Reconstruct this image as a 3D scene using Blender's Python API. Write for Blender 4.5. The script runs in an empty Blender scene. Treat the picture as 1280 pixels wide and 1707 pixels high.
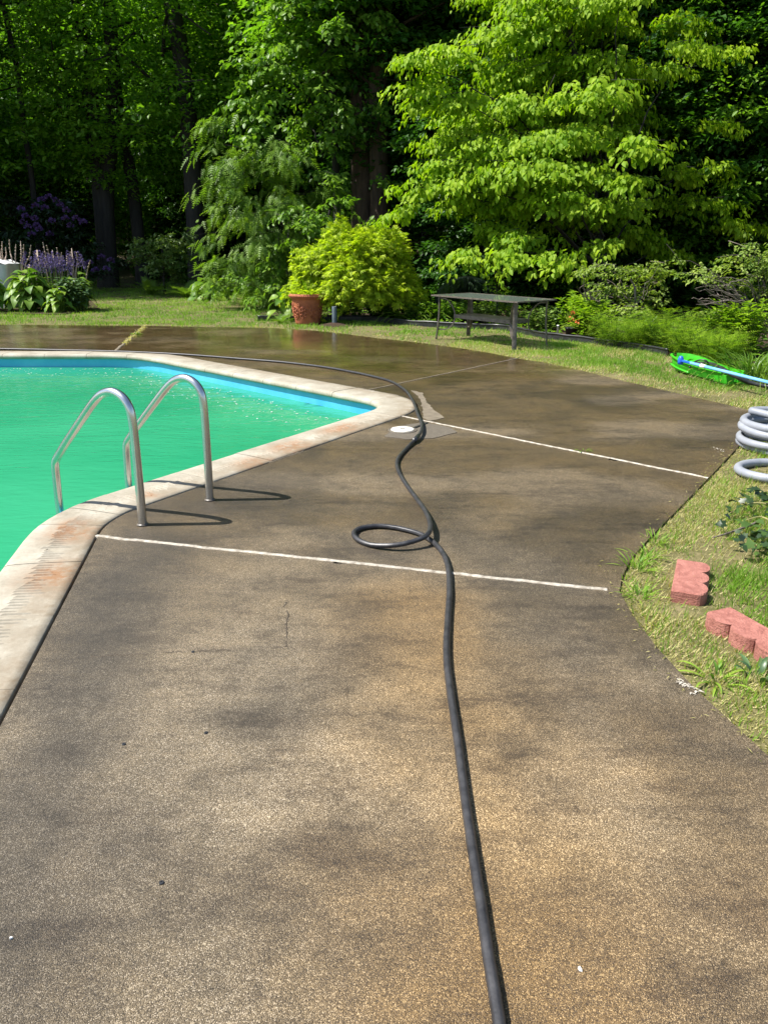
import bpy, math, random
import numpy as np
from mathutils import Vector, Matrix
from mathutils.geometry import delaunay_2d_cdt

rng = np.random.default_rng(11)
random.seed(11)
C = bpy.context.scene.collection
sc = bpy.context.scene
R = math.radians

# ------------------------------------------------------------------ camera, sky, sun, exposure
CAM_H, HOR, FPX = 1.55, 400.0, 1280.0
PITCH = math.atan((853.5 - HOR) / FPX)
CP, SP = math.cos(PITCH), math.sin(PITCH)
cam_d = bpy.data.cameras.new('camera')
cam = bpy.data.objects.new('camera', cam_d)
C.objects.link(cam)
cam.location = (0, 0, CAM_H)
cam.rotation_euler = (math.pi / 2 - PITCH, 0, 0)
cam_d.sensor_fit = 'VERTICAL'
cam_d.sensor_height = 36.0
cam_d.lens = 36.0 * FPX / 1707.0
cam_d.clip_start = 0.05
cam_d.clip_end = 1000
sc.camera = cam

SUN_EL, SUN_AZ = 55.0, 4.0            # light travels towards +X and a little +Y
sun_d = bpy.data.lights.new('sun', 'SUN')
sun_d.energy = 4.9
sun_d.angle = R(0.53)
sun_d.color = (1.0, 0.955, 0.89)
sun = bpy.data.objects.new('sun', sun_d)
C.objects.link(sun)
ldir = Vector((math.cos(R(SUN_EL)) * math.cos(R(SUN_AZ)), math.cos(R(SUN_EL)) * math.sin(R(SUN_AZ)), -math.sin(R(SUN_EL))))
sun.rotation_euler = ldir.to_track_quat('-Z', 'Y').to_euler()
sun.location = (-20, 0, 30)

world = bpy.data.worlds.new('World')
sc.world = world
world.use_nodes = True
wn = world.node_tree
wn.nodes.clear()
sky = wn.nodes.new('ShaderNodeTexSky')
sky.sky_type = 'NISHITA'
sky.sun_disc = False
sky.sun_elevation = R(SUN_EL)
sky.sun_rotation = math.atan2(-ldir.x, -ldir.y)
sky.air_density = 1.0
sky.dust_density = 1.0
bg = wn.nodes.new('ShaderNodeBackground')
bg.inputs['Strength'].default_value = 0.098
wo = wn.nodes.new('ShaderNodeOutputWorld')
wn.links.new(sky.outputs[0], bg.inputs['Color'])
wn.links.new(bg.outputs[0], wo.inputs['Surface'])

sc.view_settings.view_transform = 'Standard'
sc.view_settings.look = 'None'
sc.view_settings.exposure = 1.05
sc.view_settings.gamma = 1.0
sc.view_settings.use_curve_mapping = False
sc.render.engine = 'CYCLES'
sc.cycles.max_bounces = 6
sc.cycles.diffuse_bounces = 3
sc.cycles.glossy_bounces = 3
sc.cycles.transmission_bounces = 4
sc.cycles.transparent_max_bounces = 6
sc.cycles.use_denoising = True
sc.cycles.sample_clamp_indirect = 4.0
sc.cycles.caustics_reflective = False
sc.cycles.caustics_refractive = False

# ------------------------------------------------------------------ geometry helpers
def ray(u, v):
    x = (u - 640) / FPX
    y = (v - 853.5) / FPX
    return np.array([x, CP - y * SP, -SP - y * CP])

def G(u, v, z=0.0):
    """ground point (height z) seen at photo pixel u, v"""
    d = ray(u, v)
    t = (z - CAM_H) / d[2]
    return np.array([0, 0, CAM_H]) + t * d

def D(u, v, Y):
    """point at distance Y seen at photo pixel u, v"""
    d = ray(u, v)
    return np.array([0, 0, CAM_H]) + d * (Y / d[1])

def mpp(Y, v=450):
    """metres per photo pixel at distance Y"""
    d = ray(640, v)
    return (Y / d[1]) / FPX

def terrain(x, y):
    x = np.asarray(x, float)
    y = np.asarray(y, float)
    return -0.014 + np.clip(y - 27, 0, None) * 0.055 + np.clip(y - 66, 0, None) * 0.5

_perm = np.random.default_rng(5).random((256, 256))
def vnoise(x, y):
    x = np.asarray(x, float); y = np.asarray(y, float)
    xi = np.floor(x).astype(int); yi = np.floor(y).astype(int)
    fx = x - xi; fy = y - yi
    fx = fx * fx * (3 - 2 * fx); fy = fy * fy * (3 - 2 * fy)
    p = lambda a, b: _perm[a & 255, b & 255]
    return (p(xi, yi) * (1 - fx) + p(xi + 1, yi) * fx) * (1 - fy) + (p(xi, yi + 1) * (1 - fx) + p(xi + 1, yi + 1) * fx) * fy

def fbm(x, y, o=4):
    s = 0; a = 0.5
    for i in range(o):
        s = s + a * vnoise(x * 2 ** i + 17.3 * i, y * 2 ** i + 9.1 * i)
        a *= 0.5
    return s / (1 - 0.5 ** o)

def sstep(a, b, x):
    t = np.clip((np.asarray(x, float) - a) / (b - a), 0, 1)
    return t * t * (3 - 2 * t)

def unit(a):
    return a / np.maximum(np.linalg.norm(a, axis=-1, keepdims=True), 1e-9)

def mesh_np(name, V, F, mat=None, attrs=None, smooth=False):
    """mesh data from numpy arrays: V (n,3), F (m,k) with one polygon size"""
    me = bpy.data.meshes.new(name)
    V = np.asarray(V, np.float32); F = np.asarray(F, np.int32)
    k = F.shape[1]
    me.vertices.add(len(V)); me.vertices.foreach_set('co', V.ravel())
    me.loops.add(F.size); me.loops.foreach_set('vertex_index', F.ravel())
    me.polygons.add(len(F))
    me.polygons.foreach_set('loop_start', np.arange(0, F.size, k, dtype=np.int32))
    if smooth:
        me.polygons.foreach_set('use_smooth', np.ones(len(F), bool))
    me.update(calc_edges=True)
    for an, av in (attrs or {}).items():
        at = me.attributes.new(an, 'FLOAT', 'POINT')
        at.data.foreach_set('value', np.asarray(av, np.float32))
    if mat:
        me.materials.append(mat)
    return me

class MB:
    """collects tubes, boxes, lathes; build() makes ONE mesh"""
    def __init__(s):
        s.v = []; s.f = []; s.t = []
    def add(s, v, f, tint=0.5):
        o = len(s.v)
        s.v += [tuple(map(float, p)) for p in v]
        s.f += [tuple(i + o for i in q) for q in f]
        s.t += [float(tint)] * len(v)
    def tube(s, pts, rad, n=8, cap=True, tint=0.5, flat=1.0):
        pts = np.asarray(pts, float)
        m = len(pts)
        rad = np.broadcast_to(np.asarray(rad, float), (m,))
        tan = np.gradient(pts, axis=0)
        tan = unit(tan)
        ref = np.array([0, 0, 1.0]) if abs(tan[0, 2]) < 0.9 else np.array([1.0, 0, 0])
        nx = unit(np.cross(tan[0], ref))
        v = []
        for i in range(m):
            nx = unit(nx - tan[i] * np.dot(nx, tan[i]))
            ny = np.cross(tan[i], nx)
            for k in range(n):
                a = 2 * math.pi * k / n
                v.append(pts[i] + rad[i] * (math.cos(a) * nx + flat * math.sin(a) * ny))
        f = []
        for i in range(m - 1):
            for k in range(n):
                k2 = (k + 1) % n
                f.append((i * n + k, i * n + k2, (i + 1) * n + k2, (i + 1) * n + k))
        if cap:
            f.append(tuple(range(n - 1, -1, -1)))
            f.append(tuple((m - 1) * n + k for k in range(n)))
        s.add(v, f, tint)
    def box(s, c, size, rz=0.0, tint=0.5):
        cx, cy, cz = c; a, b, h = [q / 2 for q in size]
        co, si = math.cos(rz), math.sin(rz)
        v = []
        for z in (-h, h):
            for x, y in ((-a, -b), (a, -b), (a, b), (-a, b)):
                v.append((cx + x * co - y * si, cy + x * si + y * co, cz + z))
        s.add(v, [(3, 2, 1, 0), (4, 5, 6, 7), (0, 1, 5, 4), (1, 2, 6, 5), (2, 3, 7, 6), (3, 0, 4, 7)], tint)
    def lathe(s, prof, c=(0, 0, 0), n=24, tint=0.5):
        v = []; f = []
        for r, z in prof:
            for k in range(n):
                a = 2 * math.pi * k / n
                v.append((c[0] + r * math.cos(a), c[1] + r * math.sin(a), c[2] + z))
        for i in range(len(prof) - 1):
            for k in range(n):
                k2 = (k + 1) % n
                f.append((i * n + k, i * n + k2, (i + 1) * n + k2, (i + 1) * n + k))
        s.add(v, f, tint)
    def mesh(s, name, mat, smooth=False):
        me = bpy.data.meshes.new(name)
        me.from_pydata(s.v, [], s.f)
        at = me.attributes.new('tint', 'FLOAT', 'POINT')
        at.data.foreach_set('value', np.array(s.t, np.float32))
        if smooth:
            me.polygons.foreach_set('use_smooth', np.ones(len(me.polygons), bool))
        me.materials.append(mat)
        me.update()
        return me
    def build(s, name, mat, parent=None, smooth=False):
        return link(name, s.mesh(name, mat, smooth), parent)

def link(name, me, parent=None):
    o = bpy.data.objects.new(name, me)
    C.objects.link(o)
    if parent is not None:
        o.parent = parent
    return o

def empty(name, loc=(0, 0, 0), rz=0.0, parent=None):
    o = bpy.data.objects.new(name, None)
    o.empty_display_size = 0.1
    C.objects.link(o)
    o.location = loc
    o.rotation_euler.z = rz
    if parent is not None:
        o.parent = parent
    return o

def tag(o, label=None, cat=None, group=None, kind=None):
    if label: o['label'] = label
    if cat: o['category'] = cat
    if group: o['group'] = group
    if kind: o['kind'] = kind
    return o

def copy_tree(o, parent=None):
    c = o.copy()
    C.objects.link(c)
    if parent is not None:
        c.parent = parent
    for ch in list(o.children):
        copy_tree(ch, c)
    return c

def catmull(pts, per=8):
    pts = np.asarray(pts, float)
    P = np.vstack([2 * pts[0] - pts[1], pts, 2 * pts[-1] - pts[-2]])
    out = []
    for i in range(1, len(P) - 2):
        p0, p1, p2, p3 = P[i - 1], P[i], P[i + 1], P[i + 2]
        for t in np.linspace(0, 1, per, endpoint=False):
            out.append(0.5 * ((2 * p1) + (-p0 + p2) * t + (2 * p0 - 5 * p1 + 4 * p2 - p3) * t * t + (-p0 + 3 * p1 - 3 * p2 + p3) * t ** 3))
    out.append(P[-2])
    return np.array(out)

def inside(poly, x, y):
    poly = np.asarray(poly)[:, :2]
    x = np.asarray(x); y = np.asarray(y)
    res = np.zeros(x.shape, bool)
    j = len(poly) - 1
    for i in range(len(poly)):
        xi, yi = poly[i]; xj, yj = poly[j]
        c = ((yi > y) != (yj > y)) & (x < (xj - xi) * (y - yi) / (yj - yi + 1e-12) + xi)
        res ^= c
        j = i
    return res

def dist_line(pl, x, y, closed=False):
    pl = np.asarray(pl)[:, :2]
    x = np.asarray(x, float); y = np.asarray(y, float)
    best = np.full(x.shape, 1e9)
    n = len(pl) if closed else len(pl) - 1
    for i in range(n):
        a = pl[i]; b = pl[(i + 1) % len(pl)]
        d = b - a; L = d @ d + 1e-12
        t = np.clip(((x - a[0]) * d[0] + (y - a[1]) * d[1]) / L, 0, 1)
        best = np.minimum(best, np.hypot(x - a[0] - t * d[0], y - a[1] - t * d[1]))
    return best

def resample(pl, step, closed=True):
    pl = np.asarray(pl)[:, :2]
    out = []
    n = len(pl) if closed else len(pl) - 1
    for i in range(n):
        a = pl[i]; b = pl[(i + 1) % len(pl)]
        k = max(1, int(np.ceil(np.linalg.norm(b - a) / step)))
        for t in range(k):
            out.append(a + (b - a) * t / k)
    if not closed:
        out.append(pl[-1])
    return np.array(out)

def poly_grid(poly, step, hole=None, grid=None):
    """triangulated flat polygon with interior points; returns V2, F, boundary count"""
    b = resample(poly, step)
    pts = [b]
    edges = [(i, (i + 1) % len(b)) for i in range(len(b))]
    o = len(b)
    if hole is not None:
        h = resample(hole, step)
        pts.append(h)
        edges += [(o + i, o + (i + 1) % len(h)) for i in range(len(h))]
        o += len(h)
    x0, y0 = b.min(0); x1, y1 = b.max(0)
    gx, gy = np.meshgrid(np.arange(x0, x1, step), np.arange(y0, y1, step))
    gx = gx.ravel(); gy = gy.ravel()
    ok = inside(poly, gx, gy) & (dist_line(b, gx, gy, True) > step * 0.4)
    if hole is not None:
        ok &= ~inside(hole, gx, gy) & (dist_line(hole, gx, gy, True) > step * 0.4)
    pts.append(np.stack([gx[ok], gy[ok]], 1))
    P = np.vstack(pts)
    r = delaunay_2d_cdt([Vector(p) for p in P], edges, [], 0, 1e-5)
    V = np.array([tuple(p) for p in r[0]])
    F = np.array([tuple(f) for f in r[2] if len(f) == 3])
    c = V[F].mean(1)
    k = inside(poly, c[:, 0], c[:, 1])
    if hole is not None:
        k &= ~inside(hole, c[:, 0], c[:, 1])
    F = F[k]
    a = V[F]
    cr = (a[:, 1, 0] - a[:, 0, 0]) * (a[:, 2, 1] - a[:, 0, 1]) - (a[:, 1, 1] - a[:, 0, 1]) * (a[:, 2, 0] - a[:, 0, 0])
    F[cr < 0] = F[cr < 0][:, ::-1]
    return V, F, b

def sheet(name, poly, z, mat, step=0.15, attrs=None, parent=None, thick=0.0, zf=None):
    V2, F, b = poly_grid(poly, step)
    zz = np.full(len(V2), z) if zf is None else zf(V2[:, 0], V2[:, 1])
    V = np.column_stack([V2, zz])
    at = {k: fn(V2[:, 0], V2[:, 1]) for k, fn in (attrs or {}).items()}
    if thick:
        n0 = len(V)
        zb = np.full(len(b), z) if zf is None else zf(b[:, 0], b[:, 1])
        top = np.column_stack([b, zb]); bot = top - [0, 0, thick]
        ar = sum((b[i][0] * b[(i + 1) % len(b)][1] - b[(i + 1) % len(b)][0] * b[i][1]) for i in range(len(b)))
        V = np.vstack([V, top, bot])
        nb = len(b); S = []
        for i in range(nb):
            j = (i + 1) % nb
            q = (n0 + i, n0 + nb + i, n0 + nb + j, n0 + j)
            if ar < 0: q = q[::-1]
            S += [(q[0], q[1], q[2]), (q[0], q[2], q[3])]
        F = np.vstack([F, np.array(S)])
        for k, fn in (attrs or {}).items():
            e = fn(b[:, 0], b[:, 1]); at[k] = np.concatenate([at[k], e, e])
    return link(name, mesh_np(name, V, F, mat, at), parent)

# ------------------------------------------------------------------ leaf clouds
def leaf_t(w=0.5, fold=0.12, droop=0.25):
    """pointed oval leaf folded on its midrib, 6 triangles"""
    v = np.array([[0, 0, 0], [0.35, w / 2, fold], [0.35, -w / 2, fold], [0.45, 0, 0.0], [0.75, w * 0.36, fold * 0.5 - droop * 0.5], [0.75, -w * 0.36, fold * 0.5 - droop * 0.5], [1, 0, -droop]])
    f = np.array([[0, 3, 1], [0, 2, 3], [3, 4, 1], [3, 2, 5], [3, 6, 4], [3, 5, 6]])
    return v, f

def leaf_q(w=0.55, droop=0.15):
    """rhombic leaf, 2 triangles bent across"""
    v = np.array([[0, 0, 0], [0.45, w / 2, 0.06], [1, 0, -droop], [0.45, -w / 2, 0.06]])
    return v, np.array([[0, 1, 2][::-1], [0, 2, 3][::-1]])

def leaf_star(n=5, w=0.16):
    """palmate leaf of n narrow lobes"""
    v = []; f = []
    for k in range(n):
        a = R(-75 + 150 * k / (n - 1)); L = 1 - 0.35 * abs(k - (n - 1) / 2) / ((n - 1) / 2)
        d = np.array([math.cos(a), math.sin(a)]); p = np.array([-d[1], d[0]])
        m = d * L * 0.45
        o = len(v)
        v += [[0, 0, 0], [m[0] + p[0] * w / 2, m[1] + p[1] * w / 2, 0.02], [d[0] * L, d[1] * L, -0.22 * L], [m[0] - p[0] * w / 2, m[1] - p[1] * w / 2, 0.02]]
        f += [[o, o + 2, o + 1], [o, o + 3, o + 2]]
    return np.array(v), np.array(f)

def frond_t(n=9, w=0.3, lw=0.07, droop=0.3):
    """flat feathery spray: narrow leaflets along a stalk"""
    v = []; f = []
    for k in range(n):
        t = (k + 0.6) / n; zc = -droop * t * t
        ll = w * (1 - t * 0.75) * (0.6 + 0.4 * min(1, t * 5))
        for sgn in (-1, 1):
            o = len(v)
            v += [[t - lw / 2, 0, zc], [t + lw / 2, 0, zc], [t + 0.1 + lw / 4, sgn * ll, zc - 0.1 * ll]]
            f += [[o, o + 1, o + 2] if sgn > 0 else [o, o + 2, o + 1]]
    o = len(v)
    v += [[0, -0.008, 0], [0, 0.008, 0], [1, 0, -droop]]
    f += [[o, o + 2, o + 1]]
    return np.array(v), np.array(f)

def lobed_t():
    """ivy-like lobed leaf"""
    pts = [(0, 0), (-.08, .3), (.25, .28), (.3, .5), (.52, .26), (1, 0), (.52, -.26), (.3, -.5), (.25, -.28), (-.08, -.3)]
    v = [[.3, 0, 0]] + [[x, y, .08 * abs(y) - .15 * x * x] for x, y in pts]
    f = [[0, i + 1, (i + 1) % 10 + 1] for i in range(10)]
    return np.array(v), np.array(f)[:, ::-1]

def frames(axis, nrm):
    a = unit(axis)
    z = unit(nrm - a * (nrm * a).sum(1, keepdims=True))
    y = np.cross(z, a)
    return a, y, z

def cloud_arrays(tmpl, P, axis, nrm, size, tint):
    tv, tf = tmpl
    a, y, z = frames(axis, nrm)
    s = np.broadcast_to(np.asarray(size, float), (len(P),))[:, None, None]
    V = P[:, None, :] + s * (tv[None, :, 0:1] * a[:, None] + tv[None, :, 1:2] * y[:, None] + tv[None, :, 2:3] * z[:, None])
    n, k = len(P), len(tv)
    F = (tf[None] + (np.arange(n) * k)[:, None, None]).reshape(-1, 3)
    return V.reshape(-1, 3), F, np.repeat(tint, k)

def cloud(name, tmpl, P, axis, nrm, size, tint, mat):
    V, F, T = cloud_arrays(tmpl, P, axis, nrm, size, tint)
    return mesh_np(name, V, F, mat, {'tint': T})

def rdir(n, flat=1.0):
    d = rng.normal(size=(n, 3)); d[:, 2] *= flat
    return unit(d)

def sprays(centres, dirs, length, nleaf, spread, droop, leaf_out=0.5, thick=0.05, hang=0.0):
    """leaves along drooping flat twigs; returns P, axis, normal"""
    n = len(centres)
    t = rng.random((n, nleaf))
    L = np.broadcast_to(np.asarray(length, float), (n,))[:, None, None]
    side = unit(np.cross(dirs, np.array([0, 0, 1.0]) + rng.normal(size=(n, 3)) * 0.15))
    up = np.cross(side, dirs)
    w = (rng.random((n, nleaf)) * 2 - 1)
    wid = spread * (0.35 + 0.65 * np.sin(np.pi * np.clip(t * 0.9 + 0.1, 0, 1)))
    P = centres[:, None] + L * (t[..., None] * dirs[:, None] + (w * wid)[..., None] * side[:, None])
    P[..., 2] -= (L[..., 0] * droop * t * t)
    P += rng.normal(size=P.shape) * thick * L
    ax = dirs[:, None] * leaf_out + np.sign(w)[..., None] * side[:, None] * 0.6 + rng.normal(size=P.shape) * 0.3
    ax[..., 2] -= droop * 1.2 + hang
    nm = up[:, None] + rng.normal(size=P.shape) * 0.35
    if hang: nm[..., :2] += dirs[:, None, :2] * hang * 1.2
    return P.reshape(-1, 3), ax.reshape(-1, 3), nm.reshape(-1, 3)

# ------------------------------------------------------------------ materials
def new_mat(name):
    m = bpy.data.materials.new(name)
    m.use_nodes = True
    nt = m.node_tree
    for n in list(nt.nodes):
        nt.nodes.remove(n)
    out = nt.nodes.new('ShaderNodeOutputMaterial')
    return m, nt, out

def N(nt, t, **kw):
    n = nt.nodes.new(t)
    for k, v in kw.items():
        if k.startswith('i_'):
            key = k[2:]
            key = int(key) if key.isdigit() else key.replace('_', ' ')
            n.inputs[key].default_value = v
        else:
            setattr(n, k, v)
    return n

def ramp(nt, src, stops):
    r = nt.nodes.new('ShaderNodeValToRGB')
    el = r.color_ramp.elements
    while len(el) < len(stops):
        el.new(0.5)
    for e, (p, c) in zip(el, stops):
        e.position = p
        e.color = (*c, 1) if len(c) == 3 else c
    nt.links.new(src, r.inputs[0])
    return r.outputs[0]

def mixc(nt, f, a, b, mode='MIX'):
    m = nt.nodes.new('ShaderNodeMix')
    m.data_type = 'RGBA'
    m.blend_type = mode
    for sock, val in ((m.inputs[0], f), (m.inputs[6], a), (m.inputs[7], b)):
        if hasattr(val, 'links'):
            nt.links.new(val, sock)
        elif isinstance(val, (int, float)):
            sock.default_value = val
        else:
            sock.default_value = (*val, 1) if len(val) == 3 else val
    return m.outputs[2]

def math_n(nt, op, a, b=0.0, c=None):
    m = nt.nodes.new('ShaderNodeMath')
    m.operation = op
    for i, val in enumerate((a, b) if c is None else (a, b, c)):
        if hasattr(val, 'links'):
            nt.links.new(val, m.inputs[i])
        else:
            m.inputs[i].default_value = val
    return m.outputs[0]

def attr(nt, name):
    a = nt.nodes.new('ShaderNodeAttribute')
    a.attribute_name = name
    return a.outputs['Fac']

def pos(nt):
    return nt.nodes.new('ShaderNodeNewGeometry').outputs['Position']

def noise(nt, scale, detail=4, rough=0.6, vec=None, stretch=None):
    t = N(nt, 'ShaderNodeTexNoise', i_Scale=scale, i_Detail=detail, i_Roughness=rough)
    v = vec or pos(nt)
    if stretch:
        mp = nt.nodes.new('ShaderNodeMapping')
        mp.inputs['Scale'].default_value = stretch
        nt.links.new(v, mp.inputs['Vector'])
        v = mp.outputs[0]
    nt.links.new(v, t.inputs['Vector'])
    return t.outputs['Fac']

def leaf_mat(name, dark, light, trans=0.35, rough=0.45, spec=0.35):
    m, nt, out = new_mat(name)
    t = attr(nt, 'tint')
    col = mixc(nt, t, dark, light)
    p = N(nt, 'ShaderNodeBsdfPrincipled', i_Roughness=rough)
    p.inputs['Specular IOR Level'].default_value = spec
    nt.links.new(col, p.inputs['Base Color'])
    tr = nt.nodes.new('ShaderNodeBsdfTranslucent')
    tc = mixc(nt, 1.0, col, (1.18, 1.30, 0.42), 'MULTIPLY')
    nt.links.new(tc, tr.inputs['Color'])
    mx = N(nt, 'ShaderNodeMixShader')
    mx.inputs[0].default_value = trans
    nt.links.new(p.outputs[0], mx.inputs[1])
    nt.links.new(tr.outputs[0], mx.inputs[2])
    nt.links.new(mx.outputs[0], out.inputs[0])
    return m

def simple(name, c1, c2, scale=20, rough=0.7, metal=0.0, bump=0.0, bscale=None, spec=0.5, detail=4):
    m, nt, out = new_mat(name)
    p = N(nt, 'ShaderNodeBsdfPrincipled', i_Roughness=rough, i_Metallic=metal)
    p.inputs['Specular IOR Level'].default_value = spec
    tc = nt.nodes.new('ShaderNodeTexCoord').outputs['Object']
    f = noise(nt, scale, detail, 0.6, tc)
    col = ramp(nt, f, [(0.3, c1), (0.7, c2)])
    nt.links.new(col, p.inputs['Base Color'])
    if bump:
        b = N(nt, 'ShaderNodeBump', i_Strength=bump, i_Distance=0.01)
        nt.links.new(noise(nt, bscale or scale * 3, 4, 0.6, tc), b.inputs['Height'])
        nt.links.new(b.outputs[0], p.inputs['Normal'])
    nt.links.new(p.outputs[0], out.inputs[0])
    return m

def deck_material():
    m, nt, out = new_mat('exposed_aggregate')
    p = N(nt, 'ShaderNodeBsdfPrincipled')
    g = pos(nt)
    vo = N(nt, 'ShaderNodeTexVoronoi', i_Scale=440.0)
    nt.links.new(g, vo.inputs['Vector'])
    sep = nt.nodes.new('ShaderNodeSeparateColor')
    nt.links.new(vo.outputs['Color'], sep.inputs[0])
    stone = ramp(nt, sep.outputs[0], [(0.0, (0.056, 0.044, 0.026)), (0.3, (0.130, 0.101, 0.061)), (0.60, (0.198, 0.156, 0.098)), (0.85, (0.288, 0.235, 0.156)), (0.96, (0.54, 0.47, 0.37))])
    vo2 = N(nt, 'ShaderNodeTexVoronoi', i_Scale=62.0)
    nt.links.new(g, vo2.inputs['Vector'])
    sep2 = nt.nodes.new('ShaderNodeSeparateColor')
    nt.links.new(vo2.outputs['Color'], sep2.inputs[0])
    big = math_n(nt, 'GREATER_THAN', sep2.outputs[1], 0.93)
    near = math_n(nt, 'LESS_THAN', vo2.outputs['Distance'], 0.24)
    stone = mixc(nt, math_n(nt, 'MULTIPLY', big, near), stone, (0.42, 0.36, 0.26))
    mort = ramp(nt, vo.outputs['Distance'], [(0.35, (1.08, 1.06, 1.03)), (0.75, (0.50, 0.47, 0.43))])
    base = mixc(nt, 0.8, stone, mort, 'MULTIPLY')
    # dirt, wetness, warm iron stain and grey algae, all laid down on the slab as attributes + fine noise
    n1 = noise(nt, 3.2, 6, 0.68)
    n2 = noise(nt, 17.0, 6, 0.75, stretch=(0.8, 1.3, 1))
    blot = ramp(nt, math_n(nt, 'ADD', math_n(nt, 'MULTIPLY', n1, 0.6), math_n(nt, 'MULTIPLY', n2, 0.4)), [(0.36, (0.46, 0.44, 0.40)), (0.49, (0.95, 0.94, 0.92)), (0.62, (1.32, 1.30, 1.26))])
    base = mixc(nt, 1.0, base, blot, 'MULTIPLY')
    n3 = noise(nt, 2.6, 7, 0.72, stretch=(0.7, 2.0, 1))
    base = mixc(nt, 1.0, base, ramp(nt, n3, [(0.33, (0.50, 0.47, 0.43)), (0.48, (0.98, 0.98, 0.97)), (0.70, (1.12, 1.11, 1.08))]), 'MULTIPLY')
    base = mixc(nt, attr(nt, 'warm'), base, mixc(nt, 1.0, base, (1.28, 1.06, 0.70), 'MULTIPLY'))
    base = mixc(nt, attr(nt, 'grey'), base, mixc(nt, 1.0, base, (0.42, 0.43, 0.45), 'MULTIPLY'))
    wet = math_n(nt, 'ADD', attr(nt, 'wet'), math_n(nt, 'MULTIPLY', math_n(nt, 'SUBTRACT', n1, 0.5), 0.5))
    wetc = N(nt, 'ShaderNodeClamp')
    nt.links.new(wet, wetc.inputs[0])
    wet = wetc.outputs[0]
    base = mixc(nt, wet, base, mixc(nt, 1.0, base, (0.43, 0.375, 0.265), 'MULTIPLY'))
    nt.links.new(base, p.inputs['Base Color'])
    pud = attr(nt, 'puddle')
    rg = math_n(nt, 'MULTIPLY_ADD', wet, -0.30, 0.72)
    rg = math_n(nt, 'MULTIPLY_ADD', pud, -0.33, rg)
    rgc = N(nt, 'ShaderNodeClamp', i_Min=0.06, i_Max=0.9)
    nt.links.new(rg, rgc.inputs[0])
    nt.links.new(rgc.outputs[0], p.inputs['Roughness'])
    b = N(nt, 'ShaderNodeBump', i_Distance=0.004)
    bs = math_n(nt, 'MULTIPLY_ADD', pud, -0.68, 0.72)
    nt.links.new(bs, b.inputs['Strength'])
    h = math_n(nt, 'ADD', math_n(nt, 'MULTIPLY', vo.outputs['Distance'], -0.8), n2)
    nt.links.new(h, b.inputs['Height'])
    nt.links.new(b.outputs[0], p.inputs['Normal'])
    nt.links.new(p.outputs[0], out.inputs[0])
    return m

def coping_material():
    m, nt, out = new_mat('cast_coping')
    p = N(nt, 'ShaderNodeBsdfPrincipled', i_Roughness=0.75)
    n1 = noise(nt, 4.0, 6, 0.65)
    n2 = noise(nt, 45.0, 5, 0.7)
    base = ramp(nt, n1, [(0.3, (0.25, 0.22, 0.165)), (0.52, (0.335, 0.305, 0.24)), (0.72, (0.41, 0.385, 0.315))])
    base = mixc(nt, 0.5, base, ramp(nt, n2, [(0.3, (0.6, 0.58, 0.55)), (0.7, (1.1, 1.1, 1.1))]), 'MULTIPLY')
    r = math_n(nt, 'MULTIPLY', math_n(nt, 'MULTIPLY', attr(nt, 'rust'), 1.0), ramp(nt, noise(nt, 16.0, 6, 0.75, stretch=(1, 1, 1)), [(0.32, (0, 0, 0)), (0.55, (1, 1, 1))]))
    base = mixc(nt, r, base, (0.24, 0.115, 0.045))
    d = math_n(nt, 'MULTIPLY', attr(nt, 'dirt'), ramp(nt, noise(nt, 9.0, 6, 0.7), [(0.35, (0.15, 0.15, 0.15)), (0.65, (1, 1, 1))]))
    base = mixc(nt, d, base, (0.20, 0.155, 0.10))
    nt.links.new(base, p.inputs['Base Color'])
    b = N(nt, 'ShaderNodeBump', i_Strength=0.35, i_Distance=0.006)
    nt.links.new(n2, b.inputs['Height'])
    nt.links.new(b.outputs[0], p.inputs['Normal'])
    nt.links.new(p.outputs[0], out.inputs[0])
    return m

def water_material():
    m, nt, out = new_mat('green_pool_water')
    p = N(nt, 'ShaderNodeBsdfPrincipled', i_Roughness=0.06, i_IOR=1.33)
    col = ramp(nt, noise(nt, 0.5, 3, 0.5), [(0.3, (0.016, 0.225, 0.103)), (0.7, (0.034, 0.29, 0.142))])
    nt.links.new(col, p.inputs['Base Color'])
    g = pos(nt)
    w1 = noise(nt, 3.0, 3, 0.55, stretch=(0.7, 1.6, 1))
    w2 = noise(nt, 14.0, 2, 0.5, stretch=(0.6, 1.4, 1))
    h = math_n(nt, 'MULTIPLY_ADD', w2, 0.22, w1)
    b = N(nt, 'ShaderNodeBump', i_Strength=0.42, i_Distance=0.03)
    nt.links.new(h, b.inputs['Height'])
    nt.links.new(b.outputs[0], p.inputs['Normal'])
    nt.links.new(p.outputs[0], out.inputs[0])
    return m

def ground_material(name, stops, scale=2.0, bump=0.6):
    m, nt, out = new_mat(name)
    p = N(nt, 'ShaderNodeBsdfPrincipled', i_Roughness=0.95)
    p.inputs['Specular IOR Level'].default_value = 0.15
    f = math_n(nt, 'ADD', math_n(nt, 'MULTIPLY', noise(nt, scale, 6, 0.7), 0.5), math_n(nt, 'MULTIPLY', noise(nt, scale * 22, 4, 0.7), 0.5))
    nt.links.new(ramp(nt, f, stops), p.inputs['Base Color'])
    b = N(nt, 'ShaderNodeBump', i_Strength=bump, i_Distance=0.02)
    nt.links.new(noise(nt, scale * 30, 4, 0.7), b.inputs['Height'])
    nt.links.new(b.outputs[0], p.inputs['Normal'])
    nt.links.new(p.outputs[0], out.inputs[0])
    return m

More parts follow.
